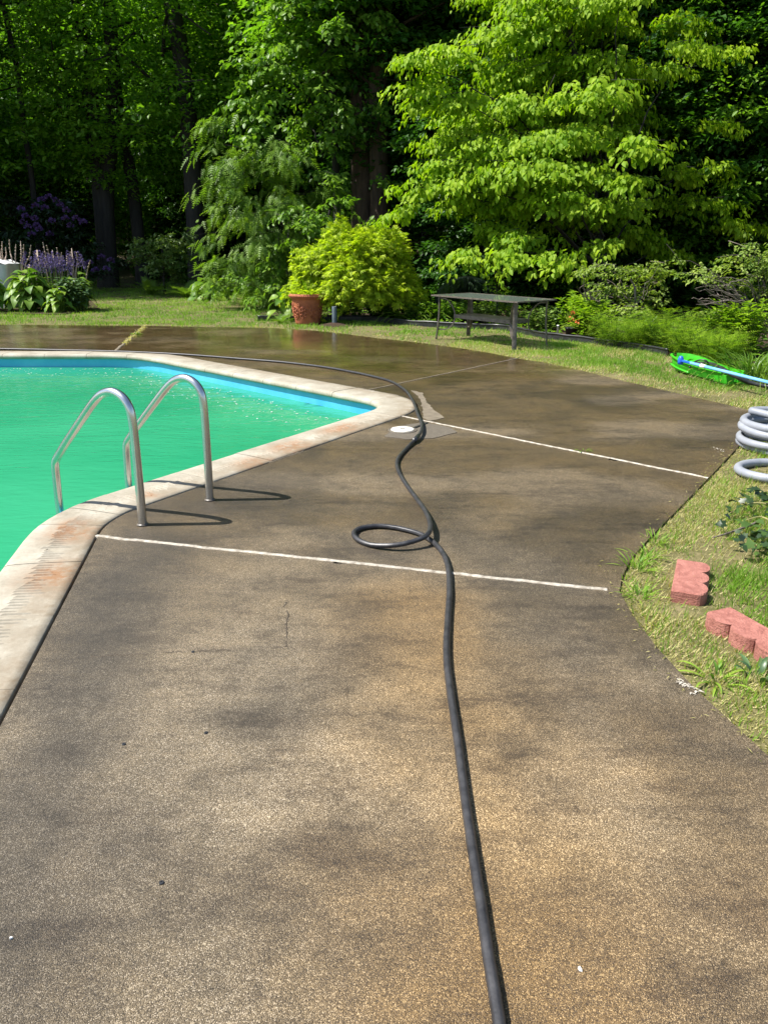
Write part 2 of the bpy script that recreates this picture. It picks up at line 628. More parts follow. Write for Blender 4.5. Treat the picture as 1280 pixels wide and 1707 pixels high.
def bark_material(name, c1, c2):
    m, nt, out = new_mat(name)
    p = N(nt, 'ShaderNodeBsdfPrincipled', i_Roughness=0.9)
    f = noise(nt, 9.0, 6, 0.7, stretch=(1, 1, 0.16))
    nt.links.new(ramp(nt, f, [(0.3, c1), (0.7, c2)]), p.inputs['Base Color'])
    b = N(nt, 'ShaderNodeBump', i_Strength=0.9, i_Distance=0.04)
    nt.links.new(f, b.inputs['Height'])
    nt.links.new(b.outputs[0], p.inputs['Normal'])
    nt.links.new(p.outputs[0], out.inputs[0])
    return m

M = {}
M['deck'] = deck_material()
M['coping'] = coping_material()
M['water'] = water_material()
M['caulk'] = simple('joint_caulk', (0.20, 0.17, 0.13), (0.52, 0.48, 0.40), 24, 0.8, 0, 0.6, 60)
M['patch'] = simple('grey_patch_aggregate', (0.05, 0.043, 0.032), (0.155, 0.13, 0.095), 120, 0.8, 0, 0.6, 160)
M['mortar'] = simple('pale_mortar', (0.115, 0.094, 0.064), (0.175, 0.145, 0.10), 12, 0.85, 0, 0.3, 90)
M['liner'] = simple('blue_pool_wall', (0.05, 0.36, 0.62), (0.10, 0.46, 0.70), 3, 0.35)
M['steel'] = simple('brushed_steel', (0.50, 0.51, 0.50), (0.62, 0.62, 0.60), 8, 0.26, 1.0)
M['ground'] = ground_material('lawn_soil', [(0.3, (0.05, 0.06, 0.018)), (0.5, (0.12, 0.11, 0.045)), (0.7, (0.26, 0.21, 0.11))])
M['floor'] = ground_material('leaf_litter', [(0.3, (0.018, 0.014, 0.009)), (0.55, (0.05, 0.036, 0.02)), (0.75, (0.10, 0.07, 0.04))])
M['mulch'] = ground_material('bark_mulch', [(0.3, (0.022, 0.015, 0.010)), (0.55, (0.06, 0.040, 0.026)), (0.75, (0.13, 0.09, 0.06))], 6)
M['path'] = ground_material('dirt_path', [(0.3, (0.10, 0.075, 0.05)), (0.7, (0.26, 0.20, 0.14))])
M['grass'] = leaf_mat('grass_blades', (0.06, 0.19, 0.014), (0.27, 0.43, 0.05), 0.45, 0.5, 0.3)
M['straw'] = leaf_mat('dry_grass', (0.30, 0.29, 0.09), (0.62, 0.54, 0.29), 0.35, 0.7, 0.2)
M['bark'] = bark_material('dark_bark', (0.010, 0.009, 0.008), (0.042, 0.036, 0.030))
M['bark_red'] = bark_material('reddish_bark', (0.03, 0.018, 0.012), (0.12, 0.075, 0.05))
M['twig'] = bark_material('grey_twig', (0.08, 0.062, 0.05), (0.22, 0.18, 0.15))
M['woods'] = leaf_mat('woodland_leaves', (0.016, 0.065, 0.008), (0.065, 0.17, 0.018), 0.40, 0.45, 0.3)
M['woods_pale'] = leaf_mat('young_woodland_leaves', (0.065, 0.18, 0.012), (0.22, 0.40, 0.032), 0.52, 0.45, 0.3)
M['dogwood'] = leaf_mat('dogwood_leaves', (0.13, 0.27, 0.008), (0.34, 0.47, 0.022), 0.46, 0.55, 0.18)
M['maple'] = leaf_mat('maple_leaves', (0.24, 0.36, 0.012), (0.50, 0.58, 0.035), 0.5, 0.5, 0.25)
M['hemlock'] = leaf_mat('hemlock_needles', (0.06, 0.14, 0.018), (0.20, 0.32, 0.04), 0.42, 0.5, 0.3)
M['oak'] = leaf_mat('oak_leaves', (0.065, 0.17, 0.014), (0.22, 0.36, 0.04), 0.45, 0.45, 0.28)
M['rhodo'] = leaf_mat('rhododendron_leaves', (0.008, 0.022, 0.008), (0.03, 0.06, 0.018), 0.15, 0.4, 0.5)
M['shrub'] = leaf_mat('shrub_leaves', (0.07, 0.14, 0.03), (0.22, 0.31, 0.08), 0.4, 0.42, 0.45)
M['rose'] = leaf_mat('rose_leaves', (0.10, 0.19, 0.025), (0.33, 0.41, 0.085), 0.42, 0.5, 0.25)
M['feather'] = leaf_mat('feathery_leaves', (0.11, 0.23, 0.012), (0.27, 0.40, 0.028), 0.45, 0.6, 0.15)
M['hosta'] = leaf_mat('hosta_leaves', (0.075, 0.18, 0.022), (0.25, 0.37, 0.045), 0.35, 0.45, 0.3)
M['hosta_blue'] = leaf_mat('blue_green_leaves', (0.045, 0.10, 0.035), (0.12, 0.20, 0.075), 0.25, 0.38, 0.5)
M['strap'] = leaf_mat('strap_leaves', (0.05, 0.13, 0.012), (0.18, 0.28, 0.035), 0.35, 0.4, 0.45)
M['purple'] = leaf_mat('purple_flowers', (0.06, 0.045, 0.18), (0.18, 0.14, 0.36), 0.3, 0.7, 0.2)
M['mauve'] = leaf_mat('mauve_flowers', (0.08, 0.035, 0.16), (0.18, 0.10, 0.28), 0.3, 0.7, 0.2)
M['orange'] = leaf_mat('orange_flowers', (0.55, 0.10, 0.03), (0.75, 0.25, 0.08), 0.3, 0.6, 0.2)
M['stalk'] = simple('dry_stalk', (0.30, 0.22, 0.17), (0.50, 0.40, 0.33), 30, 0.85)
M['terracotta'] = simple('terracotta', (0.26, 0.075, 0.030), (0.42, 0.135, 0.055), 9, 0.75, 0, 0.4, 60)
M['soil'] = ground_material('potting_soil', [(0.3, (0.02, 0.014, 0.01)), (0.7, (0.09, 0.065, 0.045))], 12)
M['slate'] = simple('slate_grey_pipe', (0.045, 0.065, 0.075), (0.075, 0.10, 0.115), 10, 0.45)
M['edging'] = simple('black_edging', (0.014, 0.015, 0.016), (0.035, 0.036, 0.038), 10, 0.35)
M['hose'] = simple('black_rubber', (0.016, 0.016, 0.018), (0.045, 0.044, 0.046), 25, 0.42, 0, 0.1, 60)
M['table'] = simple('weathered_table_metal', (0.05, 0.042, 0.035), (0.155, 0.135, 0.11), 14, 0.35, 0.0, 0.2, 60)
M['brick'] = simple('red_cast_concrete', (0.23, 0.078, 0.058), (0.42, 0.175, 0.135), 26, 0.92, 0, 0.9, 110, detail=9)
M['vac'] = simple('grey_vinyl_hose', (0.20, 0.215, 0.245), (0.28, 0.295, 0.325), 6, 0.45)
M['sled'] = simple('bright_green_plastic', (0.035, 0.34, 0.012), (0.05, 0.42, 0.02), 5, 0.35)
M['pole'] = simple('pale_blue_pole', (0.12, 0.36, 0.62), (0.20, 0.46, 0.70), 4, 0.3)
M['blue'] = simple('deep_blue_plastic', (0.01, 0.08, 0.50), (0.02, 0.12, 0.60), 8, 0.4)
M['cover'] = simple('pale_canvas_cover', (0.42, 0.43, 0.43), (0.60, 0.61, 0.60), 5, 0.85, 0, 0.5, 14)
M['lid'] = simple('off_white_lid', (0.42, 0.40, 0.34), (0.66, 0.63, 0.55), 18, 0.6)
M['white'] = simple('white_chip', (0.7, 0.7, 0.68), (0.85, 0.85, 0.82), 30, 0.7)
M['glass'] = None
m, nt, out = new_mat('smoked_table_glass')
p = N(nt, 'ShaderNodeBsdfPrincipled', i_Roughness=0.04, i_IOR=1.5)
p.inputs['Base Color'].default_value = (0.30, 0.34, 0.32, 1)
p.inputs['Transmission Weight'].default_value = 0.75
nt.links.new(p.outputs[0], out.inputs[0])
M['glass'] = m
m, nt, out = new_mat('thin_table_glass')
_t = N(nt, 'ShaderNodeBsdfTransparent'); _t.inputs[0].default_value = (0.62, 0.68, 0.64, 1)
_g = N(nt, 'ShaderNodeBsdfGlossy', i_Roughness=0.05); _g.inputs[0].default_value = (0.9, 0.9, 0.9, 1)
_f = N(nt, 'ShaderNodeFresnel', i_IOR=1.5)
_x = N(nt, 'ShaderNodeMixShader')
nt.links.new(_f.outputs[0], _x.inputs[0]); nt.links.new(_t.outputs[0], _x.inputs[1]); nt.links.new(_g.outputs[0], _x.inputs[2])
_d = nt.nodes.new('ShaderNodeBsdfDiffuse'); _d.inputs[0].default_value = (0.12, 0.15, 0.12, 1)
_y = N(nt, 'ShaderNodeMixShader'); _y.inputs[0].default_value = 0.38
nt.links.new(_x.outputs[0], _y.inputs[1]); nt.links.new(_d.outputs[0], _y.inputs[2])
nt.links.new(_y.outputs[0], out.inputs[0])
M['glass'] = m

# ------------------------------------------------------------------ pool outline
def round_poly(pts, rad, closed=False, n=6):
    pts = [np.array(p[:2], float) for p in pts]
    out = [pts[0]]
    for i in range(1, len(pts) - 1):
        a, b, c = pts[i - 1], pts[i], pts[i + 1]
        r = rad[i] if hasattr(rad, '__len__') else rad
        if r <= 0:
            out.append(b); continue
        da = (a - b) / np.linalg.norm(a - b); dc = (c - b) / np.linalg.norm(c - b)
        r = min(r, np.linalg.norm(a - b) * 0.45, np.linalg.norm(c - b) * 0.45)
        p0 = b + da * r; p2 = b + dc * r
        for t in np.linspace(0, 1, n):
            out.append((1 - t) ** 2 * p0 + 2 * t * (1 - t) * b + t * t * p2)
    out.append(pts[-1])
    return np.array(out)

_a, _b = G(110, 845)[:2], G(590, 694)[:2]
_dd = (_b - _a) / np.linalg.norm(_b - _a)
c1 = _a - _dd * 0.16
inner = [(-1.24, -0.6), c1, G(652, 674)[:2], G(225, 592)[:2], (-9.0, G(225, 592)[1])]
inner = round_poly(inner, [0, 0.42, 0.42, 0.5, 0], n=8)
inner = resample(inner, 0.1, closed=False)

def offset_line(pl, d):
    t = unit(np.gradient(pl, axis=0))
    nrm = np.stack([t[:, 1], -t[:, 0]], 1)
    return pl + nrm * d
COPW = 0.385
outer = offset_line(inner, COPW)
inner_poly = np.vstack([inner, [(-9.0, -0.6)]])
outer_poly = np.vstack([outer, [(-9.4, outer[-1][1]), (-9.4, -1.2), (outer[0][0], -1.2)]])

# ------------------------------------------------------------------ deck outline
edge_px = [(1280, 1260), (1160, 1150), (1095, 1080), (1052, 1022), (1032, 985), (1036, 962), (1052, 930), (1085, 893), (1130, 848), (1180, 797), (1232, 742), (1258, 708),
           (1274, 691), (1230, 679), (1140, 658), (1040, 635), (940, 611), (900, 603), (862, 597.5), (815, 588), (757, 579), (690, 570), (631, 564), (580, 557), (525, 551), (450, 546.5), (243, 543), (0, 541), (-330, 541)]
edge = np.array([G(u, v)[:2] for u, v in edge_px])
edge = np.vstack([[(2.5, 0.3)], [(1.75, 1.55)], edge])
deck_poly = np.vstack([edge, [(-9.4, edge[-1][1])], outer_poly[-3:-1] * [1, 1], [(2.5, -1.2)]])
deck_outer = np.vstack([edge, [(-12.0, edge[-1][1]), (-12.0, -1.2), (2.5, -1.2)]])

def near_idx(pl, p):
    return int(np.argmin(((pl - np.asarray(p)[:2]) ** 2).sum(1)))
io1 = near_idx(outer, G(150, 894)); io2 = near_idx(outer, G(703, 699)); io3 = near_idx(outer, G(680, 638)); io4 = near_idx(outer, G(196, 585))
ie1 = near_idx(edge, G(1032, 985)); ie2 = near_idx(edge, G(1180, 797)); ie3 = near_idx(edge, G(862, 597.5)); ie4 = near_idx(edge, G(243, 543))
edge = np.insert(edge, len(edge), edge[-1] + [-3.0, 0], 0)
ie4 = near_idx(edge, G(243, 543))

tipd = outer[near_idx(outer, G(705, 676))]
def stain_wet(x, y):
    d = fbm(x * 0.55 + 3, y * 0.55, 4)
    w = 0.95 * sstep(2.4, 4.6, y + (d - 0.5) * 3.2 + 0.28 * x)
    w = np.maximum(w, 0.75 * sstep(0.55, 0.0, dist_line(edge[1:6], x, y)) * sstep(0.35, 0.6, fbm(x * 1.3, y * 1.3)))
    w = np.maximum(w, 0.55 * sstep(0.52, 0.68, fbm(x * 0.9 + 40, y * 0.9 + 7, 4)))
    w *= 1 - 0.4 * sstep(0.5, 0.68, fbm(x * 0.8 + 11, y * 1.4 + 31, 4))
    return np.clip(w, 0, 1)
def stain_puddle(x, y):
    f = fbm(x * 0.45 + 60, y * 0.6 + 12, 4)
    return np.clip(sstep(9.3, 11.8, y + (f - 0.5) * 3.5) * 0.95 + 0.35 * sstep(5.5, 8.0, y) * sstep(0.48, 0.6, f), 0, 1)
_band = np.array([G(260, 905)[:2], G(205, 960)[:2], G(160, 1080)[:2], G(120, 1200)[:2], G(40, 1380)[:2], G(-60, 1560)[:2]])
_line2 = np.array([G(130, 1095)[:2], G(330, 1086)[:2], G(470, 1080)[:2]])
_line3 = np.array([G(476, 1005)[:2], G(474, 1078)[:2]])
def stain_grey(x, y):
    f = fbm(x * 1.6 + 5, y * 1.6 + 22, 5)
    g = 1.0 * sstep(0.42, 0.04, dist_line(_band, x, y)) * sstep(0.22, 0.5, f)
    g = np.maximum(g, 0.5 * sstep(0.035, 0.0, dist_line(_line2, x, y)))
    g = np.maximum(g, 0.35 * sstep(0.03, 0.0, dist_line(_line3, x, y)))
    g = np.maximum(g, 0.5 * sstep(0.2, 0.0, dist_line(outer[:io1], x, y)) * f * 1.4)
    g = np.maximum(g, 0.65 * sstep(0.52, 0.70, fbm(x * 1.3 + 90, y * 1.3 + 3, 5)))
    g = np.maximum(g, 0.8 * sstep(-0.25, -0.75, x + .5 * (f - .5)) * sstep(2.6, 1.6, y) * sstep(.3, .6, f))
    g = np.maximum(g, 0.55 * sstep(0.35, 0.0, dist_line(edge[1:6], x, y)) * sstep(.3, .6, f))
    return np.clip(g, 0, 1)
_warm = np.array([G(700, 1000)[:2], G(720, 1150)[:2], G(760, 1400)[:2], G(820, 1700)[:2]])
def stain_warm(x, y):
    f = fbm(x * 1.1 + 33, y * 1.1 + 2, 4)
    return np.clip(sstep(0.6, 0.05, dist_line(_warm, x, y)) * 0.8 + 0.5 * sstep(-0.3, 1.0, x) * sstep(3.4, 2.6, y), 0, 1) * sstep(0.25, 0.6, f) * sstep(4.0, 3.2, y)
DECK_ATTR = {'wet': stain_wet, 'puddle': stain_puddle, 'grey': stain_grey, 'warm': stain_warm}

# ------------------------------------------------------------------ ground, deck, pool
bedline_px = [(430, 534), (520, 533), (600, 533), (650, 538), (700, 543), (780, 547), (830, 549), (870, 555), (905, 563), (960, 569), (1010, 576), (1070, 584), (1130, 595)]
bedline = np.array([G(u, v)[:2] for u, v in bedline_px] + [(4.55, 9.6), (4.75, 8.2), (4.6, 6.5), (5.2, 4.0)])

gpoly = np.array([(-70, -3), (70, -3), (70, 120), (-70, 120)])
# a fine sheet near the pool and a coarse one further out, one ground mesh
hole = np.vstack([deck_outer])
V1, F1, _ = poly_grid(np.array([(-45, -2), (30, -2), (30, 46), (-45, 46)]), 0.7, hole=resample(np.array([(p[0], p[1]) for p in deck_outer]) , 0.5))
V2, F2, _ = poly_grid(np.array([(-130, -60), (130, -60), (130, 150), (-130, 150)]), 5.0, hole=np.array([(-45, -2), (30, -2), (30, 46), (-45, 46)]))
V = np.vstack([V1, V2]); F = np.vstack([F1, F2 + len(V1)])
z = terrain(V[:, 0], V[:, 1])
me = mesh_np('ground', np.column_stack([V, z]), F, M['ground'], smooth=True)
me.materials.append(M['floor'])
lawn_poly = np.array([G(-400, 505)[:2], G(-200, 470)[:2], G(140, 466)[:2], G(330, 477)[:2], G(440, 497)[:2], G(480, 512)[:2], (-1.7, 17.6)] + [tuple(p) for p in bedline[1:]] + [(6.5, 4.0), (6.5, -2), (2.3, -2)] + [tuple(p) for p in edge])
cen = V[F].mean(1)
isl = inside(lawn_poly, cen[:, 0], cen[:, 1]) | (cen[:, 1] < 15)
me.polygons.foreach_set('material_index', (~isl).astype(np.int32))
tag(link('ground', me), kind='structure')

deck = tag(empty('pool_deck'), kind='structure')
far_close = [(-9.4, outer[-1][1])]
def slab(poly):
    poly = np.array(poly)
    step = 0.07 if poly[:, 1].min() < 2.5 else (0.10 if poly[:, 1].min() < 6 else 0.16)
    return sheet('slab', poly, 0.0, M['deck'], step, DECK_ATTR, deck, thick=0.12)
J1a, J1b = outer[io1], edge[ie1]
J2a, J2b = outer[io2], edge[ie2]
J3a, J3b = outer[io3], edge[ie3]
J4a, J4b = outer[io4], edge[ie4]
oo = offset_line(inner, COPW + 0.012)
slab(list(oo[:io1 + 1]) + list(edge[:ie1 + 1])[::-1] + [(2.5, -1.2), (oo[0][0], -1.2)])
slab(list(oo[io1:io2 + 1]) + list(edge[ie1:ie2 + 1])[::-1])
slab(list(oo[io2:io3 + 1]) + list(edge[ie2:ie3 + 1])[::-1])
slab(list(oo[io3:io4 + 1]) + list(edge[ie3:ie4 + 1])[::-1])
slab(list(oo[io4:]) + list(edge[ie4:])[::-1])

def strip(a, b, w, mat, name='joint_strip', z=0.004, ragged=0.25, parent=deck):
    a = np.array(a[:2]); b = np.array(b[:2])
    L = np.linalg.norm(b - a); n = max(8, int(L / 0.03))
    t = np.linspace(0, 1, n); d = (b - a) / L; nn = np.array([-d[1], d[0]])
    c = a + np.outer(t, b - a) + np.outer((fbm(t * 14, t * 3 + a[0]) - 0.5) * 0.03, nn)
    wl = w / 2 * (1 + ragged * (rng.random(n) - 0.5) * 2); wr = w / 2 * (1 + ragged * (rng.random(n) - 0.5) * 2)
    l = c + nn * wl[:, None]; r = c - nn * wr[:, None]
    zz = z + rng.random(n) * 0.0015
    V = np.vstack([np.column_stack([l, zz]), np.column_stack([r, zz]), np.column_stack([l, zz * 0 - 0.03]), np.column_stack([r, zz * 0 - 0.03])])
    F = []
    for i in range(n - 1):
        F += [(n + i, n + i + 1, i + 1, i), (2 * n + i, i, i + 1, 2 * n + i + 1), (n + i, 3 * n + i, 3 * n + i + 1, n + i + 1)]
    return link(name, mesh_np(name, V, np.array(F), mat), parent)
strip(J1a, J1b + (J1a - J1b) * 0.02, 0.022, M['caulk'])
strip(J2a, J2b, 0.021, M['caulk'])
strip(J3a, J3b, 0.020, M['mortar'])
strip(J4a, J4b, 0.045, M['mortar'])
# thin sealant line where the coping meets the slab
for i in range(0, io3, 4):
    if rng.random() < 0.16:
        a, b = oo[i], oo[min(i + 4, len(oo) - 1)]
        strip(a, b, 0.009, M['mortar'], 'sealant_bead', 0.003, 0.6)
# repaired places round the pool point
def flat_patch(name, px, mat, z):
    poly = np.array([G(u, v)[:2] for u, v in px])
    o = sheet(name, resample(poly, 0.05) + rng.normal(size=(len(resample(poly, 0.05)), 2)) * 0.004, z, mat, 0.12, None, deck, thick=0.01)
    return o
flat_patch('repair_patch', [(684, 651), (704, 655), (711, 671), (725, 685), (741, 697), (716, 702), (706, 697), (704, 684), (703, 672), (696, 660)], M['mortar'], 0.004)
flat_patch('repair_patch', [(706, 704), (752, 714), (762, 721), (722, 731), (676, 733), (640, 728), (664, 711)], M['patch'], 0.004)
for (n_f, px0, px1, sp_, mt) in ((34, (1128, 1132), (1158, 1154), .010, 'caulk'), (26, (1184, 745), (1206, 754), .03, 'caulk')):
    t_ = rng.random(n_f); q0_ = G(*px0)[:2]; q1_ = G(*px1)[:2]
    P_ = np.column_stack([q0_ + (q1_ - q0_) * t_[:, None] + rng.normal(size=(n_f, 2)) * sp_ * np.array([1, .6]) * (.4 + t_[:, None]), .002 + .002 * rng.random(n_f)])
    ax_ = np.column_stack([np.tile(q1_ - q0_, (n_f, 1)) + rng.normal(size=(n_f, 2)) * .06, np.zeros(n_f)])
    tag(link('paint_smear', cloud('paint_smear', leaf_q(.35, 0), P_, ax_, np.tile([0., 0., 1.], (n_f, 1)), .008 + .022 * rng.random(n_f), rng.random(n_f), M[mt]), deck), kind='stuff')

M['crack'] = simple('dark_crack', (0.05, 0.04, 0.028), (0.09, 0.072, 0.05), 20, 0.9)
for path in ([(130, 1096), (230, 1092), (330, 1086), (400, 1084), (474, 1080)], [(476, 1004), (478, 1040), (474, 1078)]):
    P_ = catmull(np.array([G(u, v) for u, v in path]), 5)[:, :2] + rng.normal(size=(len(path) * 5 - 4, 2)) * .004
    for i in range(len(P_) - 1):
        if rng.random() < .5:
            strip(P_[i], P_[i + 1], .0035, M['crack'], 'crack', .0012, .8)
# coping of cast stones with a rounded nose
coping = tag(empty('pool_coping'), kind='structure')
tangent = unit(np.gradient(inner, axis=0)); normal2 = np.stack([tangent[:, 1], -tangent[:, 0]], 1)
prof = [(0.03, -0.058), (0.008, -0.054), (-0.002, -0.044), (-0.005, -0.028), (-0.001, -0.010), (0.009, 0.001), (0.026, 0.008), (0.06, 0.011), (0.16, 0.012), (0.27, 0.010), (0.34, 0.008), (COPW - 0.004, 0.006), (COPW - 0.001, -0.005), (COPW - 0.001, -0.10)]
rust_spots = [(G(100, 885)[:2], 0.26), (G(135, 892)[:2], 0.2), (G(490, 748)[:2], 0.30), (G(430, 775)[:2], 0.25), (G(560, 715)[:2], 0.35), (G(250, 828)[:2], 0.10), (G(110, 960)[:2], 0.3)]
arc = np.concatenate([[0], np.cumsum(np.linalg.norm(np.diff(inner, axis=0), axis=1))])
cuts = [0.0]
while cuts[-1] < arc[-1] - 0.3:
    p = inner[np.searchsorted(arc, cuts[-1]).clip(0, len(inner) - 1)]
    cuts.append(cuts[-1] + (0.30 if abs(np.linalg.norm(p - c1)) < 0.5 else 0.60))
cuts[-1] = arc[-1]
def at_arc(s, pl):
    return np.stack([np.interp(s, arc, pl[:, 0]), np.interp(s, arc, pl[:, 1])], -1)
for ci in range(len(cuts) - 1):
    s0, s1 = cuts[ci] + 0.0025, cuts[ci + 1] - 0.0025
    ns = max(3, int((s1 - s0) / 0.06))
    ss = np.linspace(s0, s1, ns)
    ip = at_arc(ss, inner); np2 = unit(at_arc(ss, normal2))
    dz = rng.normal() * 0.0012
    V = []
    for k in range(ns):
        for (t, zz) in prof:
            V.append((*(ip[k] + np2[k] * t), zz + dz))
    m_ = len(prof); F = []
    V = np.array(V)
    for k in range(ns - 1):
        for j in range(m_ - 1):
            F.append((k * m_ + j, k * m_ + j + 1, (k + 1) * m_ + j + 1, (k + 1) * m_ + j))
    me = bpy.data.meshes.new('coping_stone')
    nv0 = len(V)
    V = np.vstack([V, V[:m_], V[-m_:]])
    me.from_pydata(V.tolist(), [], F + [tuple(nv0 + j for j in range(m_ - 1, -1, -1)), tuple(nv0 + m_ + j for j in range(m_))])
    me.materials.append(M['coping'])
    rust = np.zeros(len(V)); tt = np.tile([p_[0] for p_ in prof], ns + 2)
    for c_, r_ in rust_spots:
        rust = np.maximum(rust, sstep(r_, r_ * 0.25, np.hypot(V[:, 0] - c_[0], V[:, 1] - c_[1])))
    rust *= sstep(0.08, 0.2, tt)
    dirt = 1.0 * sstep(0.12, 0.34, tt) * (0.40 + 0.65 * sstep(0.35, 0.6, fbm(V[:, 0] * 2.2, V[:, 1] * 2.2)))
    for an, av in (('rust', rust), ('dirt', dirt)):
        at = me.attributes.new(an, 'FLOAT', 'POINT'); at.data.foreach_set('value', av.astype(np.float32))
    me.polygons.foreach_set('use_smooth', np.array([True] * (len(me.polygons) - 2) + [False] * 2))
    me.update()
    st = link('coping_stone', me, coping)
    mid = inner[np.searchsorted(arc, (s0 + s1) / 2).clip(0, len(inner) - 1)]
    if mid[1] < 7.6 and s1 < arc[near_idx(inner, G(640, 676))]:
        g = MB()
        for s in np.arange(s0 + 0.02, s1 - 0.015, 0.03):
            a_ = at_arc(np.array([s]), inner)[0]; nn = unit(at_arc(np.array([s]), normal2))[0]
            ta = np.array([-nn[1], nn[0]])
            r0, r1 = 0.155 + rng.normal() * 0.012, 0.262 + rng.normal() * 0.02
            w_ = 0.0065
            p0, p1 = a_ + nn * r0, a_ + nn * r1
            zt = 0.0195 + dz; zb = 0.008 + dz
            g.add([(*(p0 - ta * w_), zb + 0.004), (*(p0 + ta * w_), zb + 0.004), (*(p1 + ta * w_), zb), (*(p1 - ta * w_), zb), (*(p0 + nn * 0.02), zt), (*(p1 - nn * 0.02), zt - 0.004)],
                  [(0, 4, 1), (1, 4, 5, 2), (2, 5, 3), (3, 5, 4, 0)])
        me = g.mesh('grip_ridges', M['coping'])
        Vg = np.array(g.v)
        rg = np.zeros(len(Vg))
        for c_, r_ in rust_spots:
            rg = np.maximum(rg, sstep(r_, r_ * 0.25, np.hypot(Vg[:, 0] - c_[0], Vg[:, 1] - c_[1])))
        for an, av in (('rust', rg), ('dirt', np.full(len(Vg), 0.35))):
            at = me.attributes.new(an, 'FLOAT', 'POINT'); at.data.foreach_set('value', av.astype(np.float32))
        tag(link('grip_ridges', me, st), kind='stuff')
# grout bed under the stones
gb = offset_line(inner, 0.05); gb2 = offset_line(inner, COPW - 0.02)
n_ = len(inner)
V = np.vstack([np.column_stack([gb, np.full(n_, -0.012)]), np.column_stack([gb2, np.full(n_, -0.012)])])
F = np.array([(i, n_ + i, n_ + i + 1, i + 1) for i in range(n_ - 1)])
link('grout_bed', mesh_np('grout_bed', V, F, M['patch']), coping)

WATER_Z = -0.175
wall_l = np.vstack([offset_line(inner, 0.035), [(-9.4, inner[-1][1] + 0.035), (-9.4, -0.7), (inner[0][0], -0.7)]])
n_ = len(wall_l)
V = np.vstack([np.column_stack([wall_l, np.full(n_, -0.05)]), np.column_stack([wall_l, np.full(n_, -1.3)])])
F = np.array([(i, n_ + i, n_ + (i + 1) % n_, (i + 1) % n_) for i in range(n_)])
tag(link('pool_wall', mesh_np('pool_wall', V, F, M['liner'])), kind='structure')
V2_, F2_, _ = poly_grid(wall_l, 0.5)
tag(link('water', mesh_np('water', np.column_stack([V2_, np.full(len(V2_), WATER_Z)]), F2_, M['water'])), kind='structure')

n = 420
t_ = rng.random(n); k_ = rng.random(n)
fa, fb, fc = np.array([-8.5, G(225, 592)[1]]), G(225, 592)[:2], G(640, 676)[:2]
onfar = k_ < .55
pp_ = np.where(onfar[:, None], fa + (fb - fa) * t_[:, None], fb + (fc - fb) * t_[:, None])
pp_ = pp_ + np.where(onfar[:, None], np.array([0, -1.0]), np.array([-.72, -.70])) * (.12 + .75 * rng.random(n) ** 1.5 * (.4 + fbm(t_ * 9, k_ * 0)))[:, None]
ax_ = rdir(n); ax_[:, 2] = 0
tag(link('water_flecks', cloud('water_flecks', leaf_q(.5, 0), np.column_stack([pp_, np.full(n, WATER_Z + .003)]), ax_, np.tile([0., 0., 1.], (n, 1)), .012 + .03 * rng.random(n), rng.random(n), M['cover'])), kind='stuff')  # small pale flecks laid on the water along the two far walls

def bed_sheet(name, pts, mat, step=0.4):
    o = sheet(name, np.array(pts), 0, mat, step, zf=lambda x, y: terrain(x, y) + 0.006 + 0.03 * fbm(x * 2, y * 2))
    return tag(o, kind='structure')
bed_sheet('flower_bed', [tuple(p + np.array([0.03, 0.05])) for p in bedline] + [(9, 4), (9, 14), (4, 19), (-1.5, 19.5), (-2.8, 18.0)], M['mulch'])
bed_sheet('flower_bed', [G(-200, 524)[:2], G(0, 523)[:2], G(100, 524)[:2], G(140, 520)[:2], G(168, 515)[:2], G(150, 500)[:2], G(60, 492)[:2], G(-200, 490)[:2]], M['mulch'])
bed_sheet('path', [(-9.6, 27.5), (-8.7, 27.5), (-9.6, 33), (-11.0, 39), (-13.5, 44), (-15, 43.5), (-12.3, 38), (-10.9, 33)], M['path'])

# ------------------------------------------------------------------ woods
def crown_mesh(name, Rr, z0, z1, nsp, nl, size, mat, spl=1.3, droop=0.12, hollow=0.35, tmpl=None, top=0.75, spread=0.5):
    """layered tree crown of flat leafy sprays between heights z0 and z1 round a vertical axis"""
    h = rng.random(nsp)
    z = z0 + (z1 - z0) * h
    prof_ = np.where(h < top, 0.55 + 0.45 * np.sin(np.pi * 0.5 * np.clip(h / top, 0, 1)), np.sqrt(np.clip(1 - ((h - top) / (1 - top)) ** 2, 0.02, 1)))
    a = rng.random(nsp) * 2 * np.pi
    r = Rr * prof_ * (hollow + (1 - hollow) * np.sqrt(rng.random(nsp))) * (0.8 + 0.4 * vnoise(a * 1.3 + 3, z * 0.6))
    cen = np.stack([np.cos(a) * r * 0.85, np.sin(a) * r * 0.85, z + rng.normal(size=nsp) * 0.15], 1)
    d = np.stack([np.cos(a + rng.normal(size=nsp) * 0.6), np.sin(a + rng.normal(size=nsp) * 0.6), 0.05 + rng.normal(size=nsp) * 0.15], 1)
    P, ax, nm = sprays(cen, unit(d), spl * (0.6 + 0.8 * rng.random(nsp)), nl, spread * spl, droop)
    tint = np.clip(np.repeat(rng.random(nsp), nl) * 0.55 + rng.random(len(P)) * 0.45, 0, 1)
    return cloud(name, tmpl or leaf_q(), P, ax, nm, size * (0.7 + 0.6 * rng.random(len(P))), tint, mat), cen

def trunk_with_limbs(base, top_pts, r0, r1, mat, limbs=(), name='trunk', parent=None, n=9):
    b = MB()
    pts = catmull(top_pts, 5)
    rr = np.linspace(r0, r1, len(pts))
    rr[:3] *= [1.35, 1.15, 1.05]
    b.tube(pts, rr, n, cap=False)
    for q, ra, rb in limbs:
        b.tube(catmull(q, 4), np.linspace(ra, rb, len(catmull(q, 4))), 5, cap=False)
    return b.build(name, mat, parent, True)

